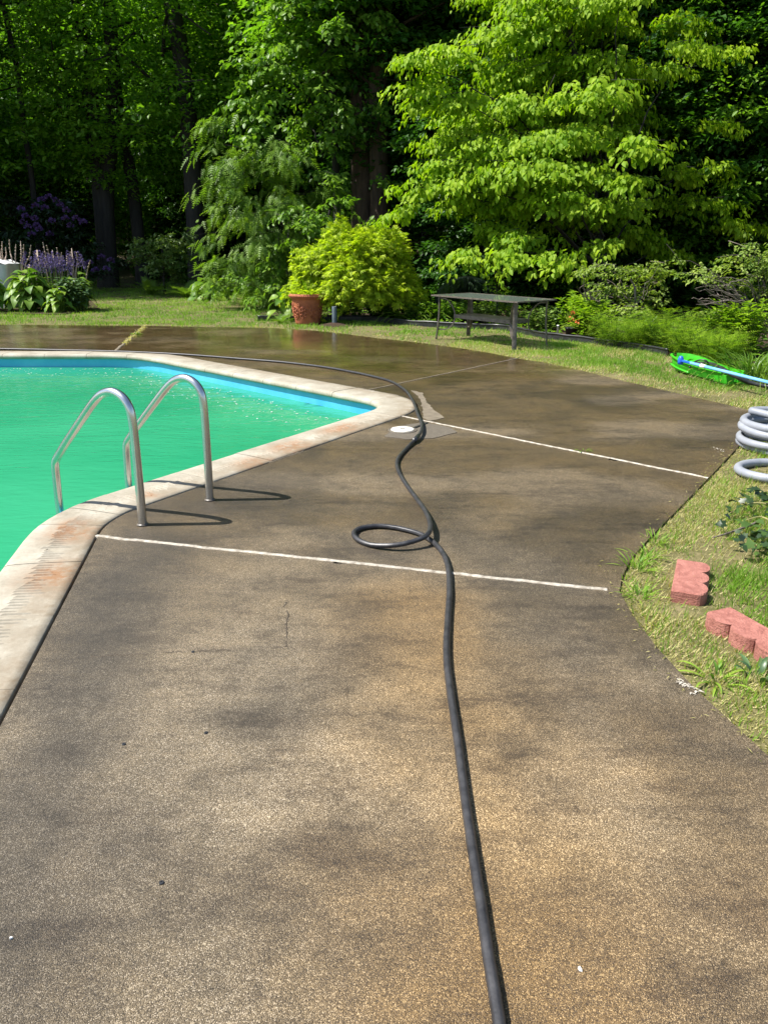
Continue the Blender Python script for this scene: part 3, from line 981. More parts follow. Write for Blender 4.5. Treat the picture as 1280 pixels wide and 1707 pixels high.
def rand_limbs(x, y, z0, z1, Rr, k, r):
    L = []
    for i in range(k):
        a = rng.random() * 6.28; z = z0 + (z1 - z0) * rng.random(); l = Rr * (0.5 + 0.4 * rng.random())
        L.append((np.array([[x, y, z], [x + math.cos(a) * l * 0.5, y + math.sin(a) * l * 0.5, z + 0.35 * l * rng.random()], [x + math.cos(a + .3) * l, y + math.sin(a + .3) * l, z + 0.3 * l * rng.random()]]), r, r * 0.3))
    return L

# crown kinds (shared by copies)
crown_tall, _ = crown_mesh('crown', 4.2, 3.0, 17.0, 900, 42, 0.21, M['woods'])
crown_tall_b, _ = crown_mesh('crown', 3.8, 2.2, 15.0, 850, 42, 0.19, M['woods_pale'], droop=0.2)
crown_small, _ = crown_mesh('crown', 2.3, 0.5, 6.5, 420, 42, 0.13, M['woods_pale'], spl=0.9)
crown_dark, _ = crown_mesh('crown', 2.6, 0.3, 7.0, 460, 44, 0.14, M['woods'], spl=0.9)

crown_airy, _ = crown_mesh('crown', 4.0, 1.8, 10.5, 430, 40, 0.17, M['woods_pale'], droop=0.15, top=.9)
crown_airy_b, _ = crown_mesh('crown', 3.8, 1.0, 10.0, 400, 40, 0.17, M['woods_pale'], droop=0.1)

def plain_trunk(h, r, mat, limbs=7, Rr=3.0, z0=3.0):
    pts = [np.array([0, 0, -0.4]), np.array([rng.normal() * .06, rng.normal() * .06, h * 0.3]), np.array([rng.normal() * .15, rng.normal() * .15, h * 0.65]), np.array([rng.normal() * .2, rng.normal() * .2, h])]
    b = MB()
    q = catmull(pts, 4); b.tube(q, np.linspace(r * 1.15, r * 0.35, len(q)), 9, cap=False)
    for l, ra, rb in rand_limbs(0, 0, z0, h * 0.9, Rr, limbs, r * 0.3):
        ql = catmull(l, 3); b.tube(ql, np.linspace(ra, rb, len(ql)), 5, cap=False)
    return b.mesh('trunk', mat, True)
trunk_tall = plain_trunk(15, 0.21, M['bark'], 12, 3.2, 3.5)
trunk_small = plain_trunk(5.5, 0.06, M['bark'], 9, 1.8, 0.8)

def make_tree(name, crown, trunk, label, group, loc, s=1.0, rz=0.0, cat='tree'):
    t = tag(empty(name, (loc[0], loc[1], float(terrain(loc[0], loc[1]))), rz), label, cat, group)
    t.scale = (s, s, s)
    link('trunk', trunk, t); link('crown', crown, t)
    return t

# the tall trees whose trunks can be picked out, each at its own place
def pixel_tree(name, paths, Y, r0, r1, mat, label, crown, cz, cs, group=None, dx=0.0):
    base = D(paths[0][0][0], paths[0][0][1], Y)
    base[2] = float(terrain(base[0], Y))
    t = tag(empty(name, base), label, 'tree', group)
    for path in paths:
        pts = [D(u, v, Y) - base for u, v in path]
        pts[0] = np.array([pts[0][0], 0, -0.3])
        d_ = pts[-1] - pts[-2]
        pts.append(pts[-1] + d_ / max(abs(d_[2]), .1) * 3.0); pts.append(pts[-1] + d_ / max(abs(d_[2]), .1) * 4.0)
        L = rand_limbs(pts[-2][0], 0, 4.5, 9.5, 3.0, 6, r0 * 0.22)
        trunk_with_limbs(None, pts, r0, r1, mat, L, 'trunk', t)
    c = link('crown', crown, t)
    c.location = (pts[-2][0] + dx, 0.6, cz); c.scale = (cs, cs, cs); c.rotation_euler.z = rng.random() * 6
    return t
WG = 'tall trees whose trunks show in the woods'
pixel_tree('forest_tree', [[(172, 420), (168, 330), (158, 230), (150, 130), (128, 0)], [(176, 420), (178, 320), (187, 230), (188, 110), (180, 20)]], 27.6, 0.27, 0.15, M['bark'],
           'tall tree with twin dark trunks forking near the ground behind the purple flowered shrub', crown_airy, 2.0, 1.0, WG)
pixel_tree('forest_tree', [[(232, 400), (224, 330), (213, 265), (200, 200), (192, 120), (186, 30)]], 28.4, 0.22, 0.16, M['bark'],
           'dark leaning trunk right of the forked tree beside the woodland path', crown_airy_b, 2.0, 1.0, WG)
pixel_tree('forest_tree', [[(326, 420), (322, 310), (314, 190), (302, 90), (285, 0)]], 26.6, 0.30, 0.22, M['bark'],
           'straight dark trunk standing above the low rounded shrub at the lawn edge', crown_airy, 2.4, 1.05, WG)
pixel_tree('forest_tree', [[(607, 420), (606, 250), (604, 120), (602, 0)]], 22.5, 0.36, 0.30, M['bark_red'],
           'thickest reddish trunk rising behind the yellow green maple bush', crown_tall_b, 3.4, 1.0, WG)
pixel_tree('forest_tree', [[(634, 420), (632, 280), (630, 140), (640, 0)]], 21.8, 0.26, 0.2, M['bark_red'],
           'slimmer reddish trunk just right of the thickest trunk', crown_tall, 4.2, 0.9, WG)
pixel_tree('forest_tree', [[(60, 400), (54, 300), (40, 210), (28, 110), (4, 0)]], 27, 0.10, 0.06, M['bark'],
           'thin bent trunk nearest the left picture edge above the purple flowers', crown_small, 3.0, 1.4, WG)
pixel_tree('forest_tree', [[(262, 400), (264, 300), (266, 200), (262, 60)]], 37, 0.17, 0.12, M['bark'],
           'slim far trunk between the leaning trunk and the straight dark one', crown_airy_b, 2.0, 1.0, WG)
pixel_tree('forest_tree', [[(1146, 420), (1146, 260), (1148, 160), (1150, 0)]], 24, 0.24, 0.2, M['bark'],
           'black trunk seen right of the bright layered tree below its upper branch', crown_tall, 4.5, 0.9, WG)
pixel_tree('forest_tree', [[(1243, 430), (1240, 260), (1236, 160), (1230, 0)]], 24.5, 0.32, 0.26, M['bark'],
           'broad black trunk near the right edge deep in shade', crown_tall, 3.8, 1.0, WG)
pixel_tree('forest_tree', [[(196, 380), (197, 350), (198, 300), (200, 240)]], 44, 0.13, 0.1, M['twig'],
           'pale thin sunlit trunk far down the woodland path', crown_tall_b, 5.0, 0.8, WG)
pixel_tree('forest_tree', [[(213, 385), (213, 340), (212, 290), (212, 240)]], 47, 0.12, 0.1, M['twig'],
           'second pale trunk far down the path, right of the first', crown_tall_b, 5.0, 0.8, WG)

# more trees filling the woods: rows behind, thinned where the trunks above stand
k = 0
spots = []
for row, (Y0, Y1, sp) in enumerate([(27, 31, 4.6), (33, 37, 4.6), (39, 43, 5.0), (47, 52, 5.5)]):
    x = -0.49 * Y1
    while x < 0.55 * Y1 + 4:
        px, py = x + rng.normal() * 0.9, Y0 + (Y1 - Y0) * rng.random()
        if row == 0 and -11.5 < px < -6.0:
            py += 6
        if px < -3 and row == 0: py += 3.5
        if px > -3 or rng.random() < (0.30, 0.42, 0.6, 0.8)[row]:
            spots.append((px, py, row))
        x += sp
for px, py, row in spots:
    cr = crown_tall if rng.random() < 0.5 else crown_tall_b
    if px < -3: cr = crown_airy if rng.random() < 0.5 else crown_airy_b
    make_tree('forest_tree', cr, trunk_tall, 'leafy tree standing in the dense dark woods behind the garden', 'trees filling the dense woods', (px, py), 0.85 + 0.35 * rng.random(), rng.random() * 6.28)
# nearer row on the right, behind the bright tree, and on the left beside the lawn
for px, py, s in [(1.2, 23.5, 0.9), (4.2, 22.8, 1.0), (7.0, 22.0, 0.9), (10.0, 21.0, 1.0), (13.0, 20.0, 1.0), (13.5, 15.5, 0.95), (2.5, 26, 1), (6.5, 26, 1.05), (10.5, 25.5, 1), (14.5, 24.5, 1.0)]:
    make_tree('forest_tree', crown_tall, trunk_tall, 'tall shaded tree close behind the bright layered tree', 'shaded trees behind the bright layered tree', (px, py), s, rng.random() * 6.28)
for px, py, s in [(-18.5, 26.8, 0.9), (-16.2, 24.6, 0.8), (-14.6, 26.2, .75), (-21.5, 24.6, 1.0)]:
    make_tree('forest_tree', crown_tall, trunk_tall, 'tall tree at the left end of the lawn casting shade on the grass', 'trees at the left end of the lawn', (px, py), s, rng.random() * 6.28)
# saplings under them
for i in range(46):
    a = rng.random()
    if i < 26:
        px, py = -17 + 15.5 * a, 31.5 + 8 * rng.random()
    else:
        px, py = 1.5 + 13 * a, 19.5 + 5 * rng.random() - 0.28 * (13 * a - 5 if a > 0.4 else 0)
    if -10.3 < px < -7.6 and py < 36 or (i < 26 and i % 3 == 0): continue
    make_tree('sapling', crown_small if rng.random() < 0.5 else crown_dark, trunk_small, 'young leafy sapling in the undergrowth of the woods', 'saplings under the woods', (px, py), 0.7 + 0.5 * rng.random(), rng.random() * 6.28)

# the far woods that read as one mass
n = 90000
P = np.stack([rng.uniform(-62, 62, n), rng.uniform(54, 64, n), 30 * rng.random(n) ** 1.2], 1)
P[:, 2] += terrain(P[:, 0], P[:, 1])
tag(link('far_woods', cloud('far_woods', leaf_q(0.7), P, rdir(n), rdir(n) + [0, -0.5, 0.6], 0.45 + 0.35 * rng.random(n), rng.random(n) * fbm(P[:, 0] * .3, P[:, 2] * .3) * 1.4, M['woods'])), kind='stuff')
# undergrowth along the forest edge
n = 26000
x = rng.uniform(-24, 18, n); yb = np.interp(x, [-24, -14, -10.5, -7.5, -3.5, -1.5, 2, 6, 12, 18], [26, 27.5, 30.5, 29, 21.5, 20.5, 19.5, 18.8, 17, 14])
y = yb + rng.gamma(1.6, 2.0, n)
hgt = 0.15 + 1.1 * fbm(x * .6, y * .6) ** 2
P = np.stack([x, y, terrain(x, y) + hgt * rng.random(n)], 1)
ax = rdir(n); ax[:, 2] = np.abs(ax[:, 2]) * 0.3
ok = ~((x > -13) & (x < -8.2) & (np.abs(x + 9.2 + (y - 27.5) * 0.28) < 0.55))
tag(link('undergrowth', cloud('undergrowth', leaf_q(0.6), P[ok], ax[ok], rdir(ok.sum()) * .5 + [0, 0, 1], 0.16 + 0.12 * rng.random(ok.sum()), rng.random(ok.sum()), M['woods'])), kind='stuff')

# ------------------------------------------------------------------ garden trees and shrubs
def lobe_leaves(lobes, Y, axis_x, depth, dens, lsize, tmpl, mat, nl=26, tl=0.42, spread=0.4, droop=0.35, name='foliage', down=0.15, shell=0.55, outness=1.0, flat=1.0, hang=0.0):
    """leafy twigs filling a set of lobes; each lobe = (u, v, ru, rv[, dy]) read off the photo at distance Y"""
    PP, AA, NN, TT, twigs = [], [], [], [], []
    for lb in lobes:
        u, v, ru, rv = lb[:4]; dy = lb[4] if len(lb) > 4 else rng.normal() * depth * 0.4
        s = mpp(Y + dy, v)
        c = D(u, v, Y + dy)
        rx, rz = ru * s, rv * s; ry = min(rx, depth) * 0.9
        n = max(3, int(dens * rx * rz * 3.14 / (tl * 0.3)))
        q = rdir(n) * (rng.random((n, 1)) ** (1 - shell)) * [rx, ry, rz]
        cen = c + q * 0.8 * [1, 1, flat]
        outw = np.stack([(cen[:, 0] - axis_x), (cen[:, 1] - Y), np.zeros(n)], 1)
        d = unit(outw) * outness + rng.normal(size=(n, 3)) * 0.55 + unit(q) * 0.5
        d[:, 2] = d[:, 2] * 0.35 - down
        d = unit(d)
        L = tl * (0.6 + 0.8 * rng.random(n))
        P, ax, nm = sprays(cen - d * L[:, None] * 0.5, d, L, nl, spread * tl, droop, hang=hang)
        PP.append(P); AA.append(ax); NN.append(nm)
        TT.append(np.clip(np.repeat(rng.random(n) * 0.5, nl) + rng.random(len(P)) * 0.5, 0, 1))
        for i in range(0, n, 3):
            twigs.append((cen[i] - d[i] * L[i] * 0.6, cen[i] + d[i] * L[i] * 0.4))
    return np.vstack(PP), np.vstack(AA), np.vstack(NN), np.concatenate(TT), twigs

def limbs_to(lobes, Y, base, depth, r, fork=0.35, every=1):
    """limbs from the trunk to the lobes"""
    L = []
    for lb in lobes[::every]:
        c = D(lb[0], lb[1], Y + (lb[4] if len(lb) > 4 else 0))
        zf = max(base[2] + 0.15, base[2] + (c[2] - base[2]) * fork)
        s = np.array([base[0], base[1], zf])
        mid = s + (c - s) * 0.5 + [0, 0, 0.12 * np.linalg.norm(c - s)]
        L.append((np.array([s, mid, c]), r, r * 0.25))
    return L

def foliage_tree(name, label, cat, base, trunk_px, Y, lobes, depth, leafmat, tmpl, lsize, dens, r0, r1, barkm=None, group=None, leaf_parts=0, every=1, fork=0.4, twig_r=0.006, **kw):
    base = np.array([base[0], base[1], float(terrain(base[0], base[1]))])
    t = tag(empty(name, base), label, cat, group)
    lobes = [tuple(l) if len(l) > 4 else tuple(l) + (float(np.clip(rng.normal() * depth * 0.45, -depth, depth)),) for l in lobes]
    P, A, Nn, T, tw = lobe_leaves(lobes, Y, base[0], depth, dens, lsize, tmpl, leafmat, **kw)
    ok = P[:, 2] > terrain(P[:, 0], P[:, 1]) + 0.02
    P, A, Nn, T = P[ok] - base, A[ok], Nn[ok], T[ok]
    S = lsize * (0.65 + 0.6 * rng.random(len(P)))
    b = MB()
    if trunk_px is not None:
        pts = [D(u, v, Y + .9 * (depth > 1.2)) - base for u, v in trunk_px]; pts[0] = np.array([pts[0][0], 0, -0.2])
        pts = catmull(np.array(pts), 5)
        b.tube(pts, np.linspace(r0, r1, len(pts)) * np.concatenate([[1.3, 1.12], np.ones(len(pts) - 2)]), 9, cap=False)
    for q, ra, rb in limbs_to(lobes, Y, base, depth, r1 * 0.55, fork, every):
        q = catmull(q - base, 4); q[1:-1] += rng.normal(size=(len(q) - 2, 3)) * 0.03
        b.tube(q, np.linspace(ra, rb, len(q)), 5, cap=False)
    b.build('trunk', barkm or M['bark'], t, True)
    b = MB()
    for p0, p1 in tw:
        b.tube(np.array([p0 - base, (p0 + p1) / 2 - base + [0, 0, 0.01], p1 - base]), [twig_r, twig_r * 0.8, twig_r * 0.4], 3, cap=False)
    tag(b.build('twigs', barkm or M['bark'], t), kind='stuff')
    if leaf_parts:
        idx = np.argsort(P[:, 1] - 0.35 * P[:, 2] * 0)[:leaf_parts * 6]
        idx = rng.choice(idx, leaf_parts, replace=False)
        keep = np.ones(len(P), bool); keep[idx] = False
        lm = [mesh_np('leaf', tmpl[0], tmpl[1], leafmat, {'tint': np.full(len(tmpl[0]), tv)}) for tv in (0.2, 0.45, 0.7, 0.95)]
        a, y, z = frames(A[idx], Nn[idx])
        for j, i in enumerate(idx):
            o = link('leaf', lm[int(T[i] * 3.99)], t)
            m4 = Matrix.Identity(4)
            for r_ in range(3):
                m4[r_][0], m4[r_][1], m4[r_][2], m4[r_][3] = a[j][r_] * S[i], y[j][r_] * S[i], z[j][r_] * S[i], P[i][r_]
            o.matrix_basis = m4
        P, A, Nn, T, S = P[keep], A[keep], Nn[keep], T[keep], S[keep]
    f = link('foliage', cloud('foliage', tmpl, P, A, Nn, S, T, leafmat), t)
    tag(f, kind='stuff')
    return t

dog = [(930, 15, 140, 30), (860, 55, 110, 30), (1010, 45, 110, 28), (720, 92, 80, 24, -1.2), (660, 95, 26, 12, -1.0), (790, 108, 90, 30), (905, 110, 100, 34), (1000, 105, 90, 30), (1150, 75, 75, 16, -.6),
       (1215, 85, 38, 11, -.6), (1112, 112, 62, 14, -.8), (1000, 150, 90, 30), (750, 165, 85, 28, -1.0), (870, 178, 100, 34), (1050, 178, 55, 34), (700, 140, 50, 16, -.9), (770, 225, 55, 30), (830, 235, 90, 30, -1.4),
       (950, 228, 100, 36, -1.2), (1070, 238, 50, 32), (745, 272, 65, 20, -1.3), (870, 280, 100, 28, -1.8), (985, 285, 95, 28, -1.6), (1060, 298, 50, 22), (700, 312, 55, 18, -1.5), (672, 348, 36, 16, -1.5),
       (780, 300, 80, 24, -1.6), (830, 338, 100, 24, -.6), (935, 330, 90, 22, -1.9), (1045, 338, 50, 18, -1.0), (1195, 205, 40, 11, -.3), (1195, 275, 38, 16, .4), (1140, 285, 50, 18, .3), (1165, 335, 95, 20, .6),
       (1235, 372, 60, 16, .2), (775, 425, 50, 17, -2.2), (850, 425, 60, 20, -2.3), (925, 432, 60, 20, -2.4), (1005, 405, 50, 12, -2.2), (880, 395, 80, 16, -2.0), (1000, 30, 90, 30, 1.2), (1130, 40, 70, 22, 1.0),
       (920, -25, 130, 26), (830, -8, 90, 24), (1030, -12, 90, 24), (960, 190, 130, 60, .8), (900, 300, 120, 40, .5), (1060, 385, 70, 22, .4), (1110, 420, 60, 18, .6), (790, 200, 80, 40, .3), (900, 230, 90, 40, -.3), (800, 260, 70, 40, .2), (880, 320, 90, 40, .2), (960, 350, 80, 40, .2), (1000, 210, 80, 40, .2), (840, 380, 60, 24, -.8), (760, 330, 50, 20, -.9), (730, 230, 50, 20, .2), (1010, 120, 90, 40, .4), (850, 120, 90, 40, .4)]
foliage_tree('dogwood_tree', 'large bright green layered tree with drooping leaves behind the glass table', 'tree', D(1000, 470, 17.2), [(1000, 470), (995, 380), (985, 300), (965, 180), (950, 40), (940, -100)], 17.2,
             dog, 2.6, M['dogwood'], leaf_t(0.55, 0.10, 0.22), 0.122, 5.6, 0.12, 0.05, leaf_parts=280, hang=.42, nl=26, tl=0.60, spread=0.45, droop=0.28, down=0.05, every=4, flat=0.8)

hem = [(470, 470, 75, 30), (400, 480, 50, 20), (430, 440, 70, 26, -.4), (380, 430, 45, 20), (510, 430, 50, 30), (350, 305, 26, 8, -.8), (385, 318, 32, 10, -.9), (420, 330, 36, 11, -.9), (455, 345, 40, 14, -.8), (400, 355, 55, 18), (370, 345, 30, 12),
       (350, 400, 30, 16), (440, 385, 40, 16, -1.0), (425, 405, 36, 20, -1.1), (500, 330, 50, 24, .3), (520, 380, 55, 26), (350, 235, 26, 9, -.5), (365, 270, 36, 14), (410, 260, 45, 20, .2), (400, 295, 50, 18, .2), (470, 290, 50, 22, .4), (345, 200, 16, 8, -.4), (375, 195, 28, 9, -.5),
       (460, 500, 40, 14, -.5), (480, 250, 40, 30, -.3), (478, 330, 40, 30, -.5), (470, 410, 40, 30, -.6), (340, 455, 30, 16), (550, 330, 40, 40, .6), (540, 430, 40, 30, .4)]
foliage_tree('hemlock_tree', 'feathery evergreen with drooping sprays left of the terracotta pot', 'tree', D(480, 470, 20.5), [(480, 470), (482, 420), (484, 370), (486, 330)], 19.6,
             hem, 1.5, M['hemlock'], frond_t(6, 0.36, 0.13, 0.3), 0.26, 3.2, 0.08, 0.04, every=4, nl=16, tl=0.7, spread=0.30, droop=0.45, down=0.2, fork=0.75)
oak = [(395, 95, 24, 14, -.9), (440, 85, 40, 16, -.8), (480, 75, 45, 18, -.6), (420, 130, 40, 16, -.9), (470, 115, 45, 18, -.7), (400, 165, 40, 14, -.9), (450, 160, 45, 18, -.8), (430, 195, 45, 18, -1.0), (420, 225, 40, 20, -1.0), (440, 250, 30, 14, -1.0), (430, 265, 26, 12, -1.1),
       (520, 60, 55, 26), (560, 100, 55, 30), (530, 140, 50, 28), (580, 40, 50, 25), (560, 180, 55, 30), (510, 200, 50, 28), (590, 210, 40, 25), (555, 240, 45, 20), (500, 250, 40, 20, .2), (570, 10, 70, 26), (640, 30, 50, 22, -.6), (640, 180, 22, 25, -.4), (480, 20, 60, 30), (540, 290, 45, 16), (660, 240, 20, 14, -.5), (640, 300, 18, 12, -.5), (560, -50, 120, 50), (660, -20, 70, 30)]
foliage_tree('oak_tree', 'leafy oak with glossy pale leaves above the feathery evergreen', 'tree', D(545, 470, 21.5), [(565, 470), (562, 350), (558, 230), (555, 120), (550, -60)], 21.2,
             oak, 1.4, M['oak'], leaf_t(0.6, 0.05, 0.2), 0.145, 3.0, 0.12, 0.06, every=4, nl=22, tl=0.6, spread=0.45, droop=0.35, fork=0.8)
mid = [(570, 340, 40, 18, -.4), (545, 365, 40, 18, -.6), (500, 380, 40, 20, -.6), (560, 375, 40, 14, -.3), (510, 350, 30, 14, -.5), (620, 375, 40, 8, .2), (655, 385, 40, 8, .2), (480, 400, 26, 18, -.5)]
foliage_tree('shade_shrub', 'mid green leafy shrub just behind and left of the yellow green maple bush', 'shrub', D(540, 440, 18.6), [(540, 440), (545, 390), (550, 350)], 18.6,
             mid, 0.8, M['oak'], leaf_t(0.55, 0.06, 0.25), 0.13, 2.4, 0.04, 0.025, nl=20, tl=0.5, spread=0.4, droop=0.3)

# low yellow-green maple dome
MY = 16.5
mb = D(618, 500, MY); mb[2] = float(terrain(mb[0], MY))
und = [(450, 440, 40, 14, -.6), (400, 462, 40, 12, -.6), (500, 470, 45, 16, -.5), (455, 475, 40, 12, -.8), (540, 480, 30, 16, -.3), (420, 495, 40, 8, -.9), (505, 440, 40, 12, -.5), (530, 420, 30, 12, -.4), (470, 360, 30, 10, -.9), (360, 478, 30, 8, -.4)]
foliage_tree('understory_shrub', 'layered bright shrub at the lawn edge below the feathery evergreen', 'shrub', D(470, 505, 19.0), [(470, 505), (472, 480), (470, 450)], 19.0,
             und, 0.6, M['oak'], leaf_t(0.5, 0.05, 0.25), 0.12, 3.0, 0.03, 0.02, nl=22, tl=0.5, spread=0.4, droop=0.3, flat=.6)
t = tag(empty('japanese_maple', mb), 'low domed maple bush with lacy yellow green leaves behind the terracotta pot', 'bush')
PPm, AAm, NNm, TTm = [], [], [], []
ns = 3300
rx = 88.0
cdx = rng.normal(size=(ns, 3)); cdx[:, 2] = np.abs(cdx[:, 2]) * 1.0 - 0.15; cdx = unit(cdx)
cdx[:, 1] *= np.where(cdx[:, 1] > 0.3, 0.5, 1)
s_ = mpp(MY)
rad = (0.62 + 0.42 * rng.random((ns, 1)) ** 0.5) * (0.80 + 0.40 * vnoise(cdx[:, 0] * 4 + 9, cdx[:, 2] * 4 + 4))[:, None]
cen = np.array([D(594, 470, MY)[0], MY - 0.1, 0.62]) + cdx * rad * [rx * s_, 0.85, 1.12]
cen = cen[cen[:, 2] > 0.16 + .42 * vnoise(cen[:, 0] * 2.2 + 30, cen[:, 1] * 2.2)]
dd_ = unit(cen - np.array([mb[0], MY, 0.6])); dd_[:, 2] = dd_[:, 2] * 0.4 - 0.22; dd_ = unit(dd_ + rng.normal(size=dd_.shape) * 0.3)
P, A, Nn = sprays(cen, dd_, 0.30 * (0.6 + 0.7 * rng.random(len(cen))), 8, 0.12, 0.30)
T = np.clip(np.repeat(rng.random(len(cen)) * 0.5, 8) + rng.random(len(P)) * 0.5, 0, 1)
ok = P[:, 2] > 0.05
tag(link('foliage', cloud('foliage', leaf_star(5, 0.22), P[ok] - mb, A[ok], Nn[ok], 0.09 * (0.7 + 0.6 * rng.random(ok.sum())), T[ok], M['maple']), t), kind='stuff')
b = MB()
b.tube(catmull([(0, 0, -.1), (0.02, 0, .25), (-.1, 0, .5), (-.3, -.1, .85), (-.55, -.2, 1.15)], 4), np.linspace(.055, .015, 17), 8, cap=False)
for k_ in range(16):
    a = rng.random() * 6.28; l = .55 + .5 * rng.random()
    q = catmull([(-.02, 0, .3), (math.cos(a) * l * .4, math.sin(a) * l * .35, .75 + .3 * rng.random()), (math.cos(a) * l, math.sin(a) * l * .8, .8 + .5 * rng.random())], 5)
    q[1:-1] += rng.normal(size=(len(q) - 2, 3)) * .02
    b.tube(q, np.linspace(.03, .007, len(q)), 5, cap=False)
b.build('trunk', M['bark'], t, True)

# shrubs at the left and middle
rh = [(60, 350, 60, 24), (110, 350, 40, 26), (40, 400, 60, 30), (100, 395, 60, 34), (30, 435, 60, 26), (110, 430, 50, 26), (150, 420, 26, 24), (-30, 390, 60, 50), (190, 440, 24, 18, -.6), (165, 455, 26, 12, -.6), (0, 340, 50, 22)]
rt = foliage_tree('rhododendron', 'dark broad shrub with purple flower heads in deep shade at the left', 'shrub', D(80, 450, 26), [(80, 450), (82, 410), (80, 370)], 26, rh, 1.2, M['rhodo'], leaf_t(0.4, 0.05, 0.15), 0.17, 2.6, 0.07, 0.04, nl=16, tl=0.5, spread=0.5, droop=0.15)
trm = []
for k_ in range(3):
    n = 34
    d_ = rdir(n); d_[:, 2] = np.abs(d_[:, 2])
    trm.append(cloud('flower_head', leaf_q(0.8, 0.1), d_ * 0.05, d_ + rdir(n) * .5, d_ + rdir(n) * .6, 0.085, rng.random(n), M['mauve']))
rb = np.array(rt.location)
for (u, v) in [(70, 335), (82, 330), (94, 336), (60, 345), (76, 348), (102, 344), (112, 352), (44, 362), (40, 372), (58, 366), (48, 380), (66, 384), (54, 392), (88, 370), (110, 366), (128, 366), (118, 378), (36, 350), (140, 372), (84, 392), (62, 378), (150, 440), (170, 430), (160, 452), (185, 436), (178, 450)]:
    o = link('flower_head', trm[int(rng.integers(3))], rt)
    o.location = D(u, v, 24.75 + 0.25 * rng.random()) - rb
    o.scale = (1.1, 1.1, 1.1); o.rotation_euler.z = rng.random() * 6
foliage_tree('rounded_shrub', 'dark rounded shrub at the back edge of the lawn beside the path', 'shrub', D(272, 460, 24.2), [(272, 460), (272, 430), (270, 410)], 24.2,
             [(235, 420, 26, 24), (260, 440, 34, 28), (295, 425, 36, 30), (275, 405, 32, 22), (300, 455, 30, 18), (235, 405, 20, 14), (315, 400, 26, 24)], 0.9, M['shrub'], leaf_q(0.5), 0.10, 3.5, 0.04, 0.02, nl=24, tl=0.4, spread=0.5, droop=0.1)

RY = 13.3
rs1 = foliage_tree('rose_shrub', 'pale leaved arching shrub between the glass table and the bare stemmed shrub', 'shrub', D(1060, 520, RY), [(1060, 520), (1058, 490), (1050, 465)], RY,
             [(985, 450, 30, 16), (1020, 450, 40, 16), (1060, 455, 40, 18), (1095, 462, 26, 20), (1010, 480, 36, 18), (1060, 490, 46, 20), (1095, 500, 20, 20), (1040, 520, 46, 16), (995, 500, 20, 14), (1100, 440, 14, 12), (1080, 525, 30, 14)], 0.6,
             M['rose'], leaf_q(0.6), 0.062, 8.0, 0.02, 0.014, M['twig'], nl=22, tl=0.32, spread=0.45, droop=0.15)
RY2 = 11.4
rs2 = foliage_tree('rose_shrub', 'tall arching shrub with tangled bare stems at the right edge above the grass clump', 'shrub', D(1262, 560, RY2), [(1262, 560), (1255, 530), (1240, 490)], RY2,
             [(1150, 455, 30, 9), (1125, 435, 14, 9), (1180, 448, 34, 12), (1225, 440, 40, 18), (1262, 430, 30, 24), (1290, 430, 40, 40), (1250, 470, 40, 18), (1280, 490, 30, 26), (1220, 465, 40, 10), (1240, 520, 30, 14), (1275, 535, 26, 22), (1190, 520, 14, 6), (1300, 560, 40, 30), (1170, 470, 24, 8), (1255, 410, 26, 10)], 0.6,
             M['rose'], leaf_q(0.6), 0.058, 7.0, 0.02, 0.014, M['twig'], nl=20, tl=0.30, spread=0.45, droop=0.15)
b = MB()
for k_ in range(30):
    u0, v0 = 1262 + rng.normal() * 14, 545 + rng.normal() * 8
    p0 = D(u0, v0, RY2 + rng.normal() * .15); u1, v1 = 1150 + 75 * rng.random(), 452 + 60 * rng.random()
    p2 = D(u1, v1, RY2 - .4 + rng.normal() * .3); pm = (p0 + p2) / 2 + np.array([rng.normal() * .08, rng.normal() * .1, .10 + rng.normal() * .08])
    q = catmull([p0, pm, p2], 6); q[1:-1] += rng.normal(size=(len(q) - 2, 3)) * .015
    b.tube(q, np.linspace(.010, .004, len(q)), 4, cap=False)
bs = b.build('bare_stems', M['twig'])
bs.parent = rs2; bs.location = -np.array(rs2.location)
b = MB()
for k_ in range(12):
    p0 = D(985 + rng.normal() * 8, 500, RY - .2); p2 = D(958 + 30 * rng.random(), 440 + 55 * rng.random(), RY - .5)
    q = catmull([p0, (p0 + p2) / 2 + rng.normal(size=3) * .06, p2], 5)
    b.tube(q, np.linspace(.009, .003, len(q)), 4, cap=False)
bs = b.build('bare_stems', M['twig']); bs.parent = rs1; bs.location = -np.array(rs1.location)

